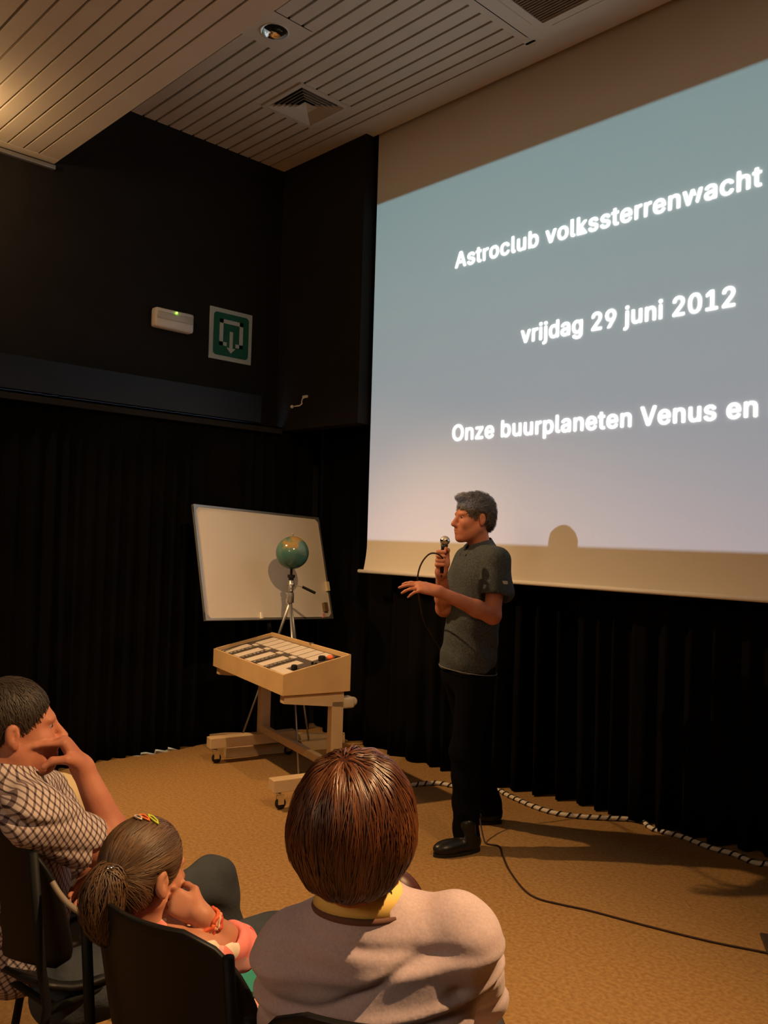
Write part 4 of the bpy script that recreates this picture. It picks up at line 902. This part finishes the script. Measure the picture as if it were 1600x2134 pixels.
# --- the girl
cbase = P(330, 2134, 1.8); gi = empty('person', (cbase[0], cbase[1], 0)); tag(gi, 'seated girl with ponytail, hair clips and pink patchwork shirt, hand at chin', 'person')
a_ = math.radians(36); gf = hf*math.cos(a_)+hr*math.sin(a_)
Hg = Frame(P(300, 1822, 1.80), gf*1.0-UP*.10, UP, .89); nbg = P(315, 1930, 1.80); gr = np.cross(gf, UP); Rg = np.stack([gr, gf, UP], 1)
Sg, Slg = P(405, 1985, 1.72), P(285, 1960, 1.95); Eg = P(490, 1975, 1.82); Wg = P(421, 1908, 1.765); Hd = P(375, 1882, 1.76)
F = Field(P(350, 1960, 1.82)-np.array([.36, .36, .42]), P(350, 1960, 1.82)+np.array([.36, .36, .33]), .0042)
head(F, Hg, nbg, .044); F.ell(P(345, 2060, 1.80), (.10, .07, .13), Rg, .04); F.cone(nbg, Sg, .038, .034, .03); F.cone(nbg, Slg, .038, .034, .03)
F.cone(Sg, Eg, .034, .028, .02); F.cone(Eg, lerp(Eg, Wg, .35), .029, .028, .01); F.cone(lerp(Eg, Wg, .35), Wg, .028, .0205, .01)
dg = Hd-Wg; dg /= np.linalg.norm(dg); F.cone(Wg, Wg+dg*.015, .0205, .02, .01)
hand(F, Wg+dg*.004, -hr*.8+UP*.38, hf*.8-UP*.3-hr*.3, UP+hr*.7, [(.9, 1.3, .7), (1.1, 1.4, .7), (1.2, 1.4, .7), (1.3, 1.4, .7)], .72, .7)
F.cone(Slg, P(330, 2080, 2.05), .033, .028, .02); F.cone(P(330, 2080, 2.05), P(430, 2060, 2.1), .028, .02, .02); hand(F, P(430, 2060, 2.1), gf, -UP, -gr, [(.4, .4, .3)]*4, .72, .3)
F.build('body', m_skin_c, gi); eyes(Hg, gi)
FH = Field(Hg(0, 0, .02)-.17, Hg(0, 0, .02)+.15, .004); EG = lambda c, r, k=.02, op='add': FH.ell(Hg(*c), np.array(r)*.89, Hg.R, k, op)
EG((0, -.014, .038), (.081, .102, .095)); EG((0, -.055, -.02), (.068, .056, .065), .03); EG((0, .118, -.01), (.12, .062, .078), .012, 'cut'); EG((0, .055, -.105), (.12, .083, .10), .015, 'cut')
for q in (-1, 1): EG((q*.088, -.006, -.004), (.024, .028, .034), .01, 'cut')
hb = FH.build('hair', m_hair_c, gi); settone(hb, .12)
pt = P(243, 1818, 1.735)
def dir_c(p): q = pt-p; return q/np.linalg.norm(q, axis=1, keepdims=True)
V, _ = FH.mesh(0); sd = V[RNG.choice(len(V), 2600)]
strands('hair_strands', m_hair_c, gi, FH, sd, dir_c, .055, .002, .0011, 9, .06, .3, lambda p: np.full(len(p), .3)+.2*np.sin(p[:, 2]*130), .001)
# ponytail
pp = [pt+gf*.012, pt-gf*.012, P(222, 1838, 1.70), P(212, 1872, 1.69), P(212, 1912, 1.69), P(224, 1945, 1.70)]; rr = [.013, .017, .026, .027, .020, .007]; sp2 = spline(pp, 8); ri = np.interp(np.linspace(0, 5, len(sp2)), range(6), rr)
FT = Field(np.min(sp2, 0)-.06, np.max(sp2, 0)+.06, .004)
for i in range(len(sp2)-1): FT.cone(sp2[i], sp2[i+1], ri[i], ri[i+1], .012)
tl_ = FT.build('ponytail', m_hair_c, gi); settone(tl_, .2); V, _ = FT.mesh(0)
strands('ponytail_strands', m_hair_c, gi, FT, V[RNG.choice(len(V), 1100)], lambda p: np.tile(-UP*1.0, (len(p), 1))+(p-sp2[12])*2, .09, .005, .0011, 9, .22, .3, lambda p: np.full(len(p), .22)+.3*np.sin(p@(hr*160)), .010)
MB().tube([pt-gf*.006+(gr*math.cos(a)*.021+UP*math.sin(a)*.021) for a in np.linspace(0, 2*math.pi, 17)], .0095, 8).build('hair_tie', m_tie, gi, True)
MB().ball(P(229, 1808, 1.69), .007, 10, (.010, .010, .005)).build('tie_bead', m_chrome, gi, True)
# snap clips on top of the head
for (px0, py0, px1, py1, col) in ((280, 1681, 293, 1697, (.62, .50, .42)), (293, 1679, 312, 1690, (.85, .20, .06)), (318, 1672, 340, 1688, (.55, .62, .06))):
    A, B = P(px0, py0, 1.80), P(px1, py1, 1.78); pr = []
    for q in (A, B):
        q = q[None]
        for _ in range(8): q = q-FH.grad(q)*FH.sample(q)[:, None]
        pr.append(q[0]+FH.grad(q)[0]*.004)
    A, B = pr; d = B-A; nn = FH.grad(((A+B)/2)[None])[0]; s_ = np.cross(d, nn); s_ /= np.linalg.norm(s_)
    A = A-d*.25; B = B+d*.25; d = B-A
    loop = [A, A+d*.3+s_*.005+nn*.002, A+d*.75+s_*.0035+nn*.002, B, A+d*.75-s_*.0035+nn*.002, A+d*.3-s_*.005+nn*.002]
    MB().tube(loop, .0021, 6, closed=True).build('hair_clip', mat('clip_col', col, .3), gi, True)
# shirt
F = Field(P(360, 2040, 1.82)-np.array([.36, .36, .32]), P(360, 2040, 1.82)+np.array([.36, .36, .22]), .0045)
F.ell(P(350, 2030, 1.79), (.130, .085, .12), Rg, .05); F.ell(P(350, 2140, 1.82), (.135, .095, .16), Rg, .06); F.cone(nbg-UP*.02, Sg, .045, .048, .04); F.cone(nbg-UP*.02, Slg, .045, .046, .04)
F.cone(Sg, lerp(Sg, Eg, .95), .047, .046, .02); F.ell(Eg+UP*.0, (.046, .046, .046), None, .02); F.cone(Slg, P(330, 2070, 2.04), .045, .045, .02)
F.cone(lerp(Eg, Wg, .70), lerp(Eg, Wg, 1.5), .06, .07, .006, 'cut'); F.cone(nbg+UP*.012, nbg+UP*.1, .046, .06, .006, 'cut')
F.warp(lambda X, Y, Z: .003*np.sin(X*90+Z*70)+.002*np.sin(Y*120-Z*60)); F.build('shirt', m_patch, gi)
# ruffled pink collar
V = []; n_ = 60
for k_ in range(n_+1):
    a = 2*math.pi*k_/n_; d = gr*math.cos(a)+gf*math.sin(a); w_ = .006*math.sin(a*14)
    V += [nbg+d*.045+UP*.012, nbg+d*(.068+w_)+UP*(.004+w_)]
Fc = [(i*2, i*2+1, i*2+3, i*2+2) for i in range(n_)]; cl = MB().add(V, Fc).build('ruffle_collar', mat('pink', (.80, .16, .15), .8), gi, True); cl.modifiers.new('t', 'SOLIDIFY').thickness = .002
# bracelets
bc = lerp(Wg, Eg, .14); ax = (Eg-Wg)/np.linalg.norm(Eg-Wg); b1 = np.cross(ax, UP); b1 /= np.linalg.norm(b1); b2 = np.cross(ax, b1)
for j, (col, rr_) in enumerate((((.65, .12, .05), .0045), ((.78, .30, .16), .0035), ((.60, .40, .30), .003), ((.55, .06, .04), .0035))):
    MB().tube([bc+ax*(.006*j+.003*math.sin(5*a+j))+(b1*math.cos(a)+b2*math.sin(a))*(.0255+.002*math.sin(9*a+j)) for a in np.linspace(0, 2*math.pi, 33)], rr_, 6).build('bracelet', mat('band%d' % j, col, .6), gi, True)
# skirt, legs
F = Field(P(440, 2130, 2.0)-np.array([.40, .40, .35]), P(440, 2130, 2.0)+np.array([.3, .5, .22]), .007)
for q in (-1, 1): F.cone(P(360, 2230, 1.85)+gr*.055*q, P(500, 2060, 2.12)+gr*.05*q, .062, .052, .04)
F.build('skirt', mat('pink_skirt', (.78, .16, .14), .8, noise=(12, (.80, .55, .45), 2)), gi)
F = Field(P(480, 2200, 2.2)-np.array([.30, .30, .45]), P(480, 2200, 2.2)+np.array([.3, .3, .45]), .007)
for q in (-1, 1): kn = P(500, 2065, 2.14)+gr*.05*q; F.cone(kn, kn-UP*.30+gf*.02, .04, .026, .03)
F.build('legs', m_skin_c, gi)
for q in (-1, 1):
    kn = P(500, 2065, 2.14)+gr*.05*q-UP*.30+gf*.02; MB().tube([kn+UP*.08, kn-UP*.02], .031, 14).build('sock', mat('sock', (.7, .62, .52), .8), gi, True)
    MB().ball(kn-UP*.035+gf*.04, .04, 16, (.04, .04, .032)).ball(kn-UP*.04+gf*.08, .03, 16, (.04, .04, .028)).build('shoe', mat('shoe_pink', (.6, .10, .12), .5), gi, True)
finish(gi)
tc_ = P(512, 2010, 2.12); tb = MB().obox((0, 0, 0), gr*.10, gf*.075+UP*.01, UP*.006).build('notebook', m_teal, None); tb.location = tuple(tc_); tag(tb, 'teal green notebook on the girl\'s lap', 'notebook')

# --- the man in the checked shirt
mbase = P(60, 2134, 2.15); mn = empty('person', (mbase[0], mbase[1], 0)); tag(mn, 'seated man in checked shirt resting his cheek on his hand', 'person')
a_ = math.radians(64); mf = hf*math.cos(a_)+hr*math.sin(a_); bf = hf*math.cos(math.radians(45))+hr*math.sin(math.radians(45)); brt = np.cross(bf, UP); Rm_ = np.stack([brt, bf, UP], 1)
Hm = Frame(P(33, 1520, 2.20), mf+UP*.02); nbm = P(12, 1612, 2.17)
Sm, Sml = P(72, 1702, 2.05), P(95, 1655, 2.42); Em = P(262, 1800, 2.22); Wm = P(172, 1600, 2.22)
F = Field(P(90, 1680, 2.2)-np.array([.50, .50, .46]), P(90, 1680, 2.2)+np.array([.46, .46, .38]), .0045)
head(F, Hm, nbm, .056); F.ell(P(20, 1800, 2.2), (.14, .10, .2), Rm_, .05); F.cone(nbm-UP*.05, Sm-UP*.01, .045, .04, .03); F.cone(nbm-UP*.05, Sml-UP*.01, .045, .04, .03)
F.cone(Sm, lerp(Sm, Em, .5), .050, .047, .03); F.cone(lerp(Sm, Em, .5), Em, .047, .040, .03); m = lerp(Em, Wm, .3); F.cone(Em, m, .041, .043, .02); F.cone(m, Wm, .043, .027, .02)
Kn = P(140, 1553, 2.21)      # knuckles
dm = Kn-Wm; dm /= np.linalg.norm(dm); F.cone(Wm, Wm+dm*.015, .027, .026, .015)
hand(F, Wm+dm*.004, dm, -hr*.75-UP*.25-hf*.25, -hf*.9-hr*.2-UP*.3, [(1.0, .12, .1), (1.15, 1.2, .7), (1.2, 1.3, .8), (1.2, 1.3, .8)], .98, 1.0)
# far arm folded under, its fingers curling round the elbow
El2 = P(200, 1830, 2.42); F.cone(Sml, El2, .048, .04, .03); Wl2 = P(262, 1812, 2.22); F.cone(El2, Wl2, .038, .027, .03)
hand(F, Wl2, -hr*.9-UP*.25-hf*.2, -UP*.4-hf*.6, UP, [(.35, .5, .3), (.4, .5, .3), (.45, .5, .3), (.5, .5, .3)], .92, .5)
F.build('body', m_skin, mn); eyes(Hm, mn)
FH = Field(Hm(0, 0, .02)-.18, Hm(0, 0, .02)+.17, .0045); EM = lambda c, r, k=.02, op='add': FH.ell(Hm(*c), r, Hm.R, k, op)
EM((0, -.020, .042), (.081, .100, .092)); EM((0, -.068, -.03), (.062, .045, .062), .03); EM((0, .125, .005), (.12, .070, .072), .008, 'cut'); EM((0, .06, -.10), (.12, .085, .09), .012, 'cut')
for q in (-1, 1): EM((q*.086, -.010, -.006), (.022, .028, .036), .008, 'cut')
hb = FH.build('hair', m_hair_f, mn); settone(hb, .1); V, _ = FH.mesh(0); hc2 = Hm(0, -.06, .13)
strands('short_hairs', m_hair_f, mn, FH, V[RNG.choice(len(V), 2600)], lambda p: (p-hc2)/np.linalg.norm(p-hc2, axis=1, keepdims=True)-UP*.3, .022, .001, .0010, 4, .25, .25, None, .003)
# checked shirt
ua = (lerp(Sm, Em, 1)-Sm); ua /= np.linalg.norm(ua); ub = np.cross(ua, -hf); ub /= np.linalg.norm(ub)
m_check = check_mat('checked_cloth', [ua, (ub*.75-hf*.66)], .0140, (.50, .42, .40), (.03, .016, .02), (.17, .12, .125))
F = Field(P(60, 1790, 2.2)-np.array([.50, .50, .38]), P(60, 1790, 2.2)+np.array([.46, .46, .30]), .005)
F.ell(P(20, 1790, 2.22), (.180, .125, .16), Rm_, .06); F.ell(P(30, 1910, 2.25), (.170, .13, .20), Rm_, .08); F.cone(nbm-UP*.03, Sm, .066, .064, .06); F.cone(nbm-UP*.03, Sml, .066, .062, .06)
se = lerp(Sm, Em, .66); F.cone(Sm, se, .070, .066, .04); F.cone(Sml, lerp(Sml, El2, .7), .062, .062, .03); F.cone(lerp(Sm, Em, .80), lerp(Sm, Em, 1.3), .095, .1, .004, 'cut')
F.cone(lerp(Sm, Em, .68), lerp(Sm, Em, .8), .056, .058, .004, 'cut'); F.cone(nbm+UP*.03, nbm+UP*.12+bf*.03, .066, .078, .006, 'cut')
cs = P(60, 1700, 2.0)
def mfold(X, Y, Z):
    a = (X-cs[0])*hr[0]+(Y-cs[1])*hr[1]; g = lambda c, w: np.exp(-((Z-c)/w)**2)
    return .012*g(.865-.22*a, .010)*np.clip(1-np.abs(a+.02)*5, 0, 1)-.005*g(.89-.22*a, .012)+.005*g(.80-.3*a, .010)+.0018*np.sin(Z*75+a*60)
F.warp(mfold); F.build('shirt', m_check, mn)
V = []; n_ = 26; tiltc = -bf*.25+UP
for k_ in range(n_+1):
    a = math.radians(130+280*k_/n_); d = brt*math.cos(a)+bf*math.sin(a); edge = abs(k_/n_-.5)*2
    top = nbm+d*.072+UP*(.050-.036*edge**2); bot = nbm+d*(.092+.012*edge)+UP*(.004-.034*edge**2); V += [top, bot, bot-d*.004, top-d*.004]
Fc = [(i*4+k_, i*4+(k_+1) % 4, (i+1)*4+(k_+1) % 4, (i+1)*4+k_) for i in range(n_) for k_ in range(4)]+[(0, 1, 2, 3), (n_*4+3, n_*4+2, n_*4+1, n_*4)]
MB().add(V, Fc).build('collar', m_check, mn, True)
# jeans and shoes
F = Field(P(300, 1980, 2.4)-np.array([.70, .45, .52]), P(300, 1980, 2.4)+np.array([.45, .75, .20]), .009)
k1, k2 = P(445, 1835, 2.80), P(585, 1960, 2.42); h1_, h2_ = P(150, 1990, 2.45), P(140, 2060, 2.15)
for a, b in ((h1_, k1), (h2_, k2)): F.cone(a, b, .090, .072, .05); F.cone(b, np.array([b[0], b[1], .07])+bf*.05+hr*.05, .070, .055, .04)
F.plane((0, 0, .07), (0, 0, -1)); F.warp(lambda X, Y, Z: .004*np.sin(X*50+Y*30+Z*60)); F.build('jeans', m_jeansb, mn)
for b in (k1, k2): g_ = np.array([b[0], b[1], 0])+bf*.02+hr*.03; shoe(mn, g_, g_+bf*.26)
finish(mn)
# beige padded bag beyond his raised forearm
bq = P(118, 1690, 2.62); F = Field(bq-.24, bq+.24, .006); F.ell(bq, (.10, .10, .115), None, .03); F.ell(bq-UP*.10, (.12, .11, .12), None, .05); F.warp(lambda X, Y, Z: .002*np.sin(Z*90))
bb = F.build('bag', m_beige, None); bb.data.transform(Matrix.Translation(-Vector(bq))); bb.location = tuple(bq); tag(bb, 'rounded beige bag standing on a chair beyond the checked man\'s raised forearm', 'bag')
chair((bq[0], bq[1]+.0), .15, 'black chair beyond the man in checked shirt, carrying the beige bag')
# lit rim of the man's chair shell, added as a separate pale tube
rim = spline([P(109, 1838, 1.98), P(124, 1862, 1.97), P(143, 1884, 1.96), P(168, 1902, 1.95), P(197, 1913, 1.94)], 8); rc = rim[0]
rm = MB().tube([p-rc for p in rim], .0065, 8).build('piping', mat('rim_grey', (.22, .18, .14), .5), None, True); rm.location = tuple(rc); tag(rm, 'curved pale grey armrest between the checked man and the girl', 'piping')
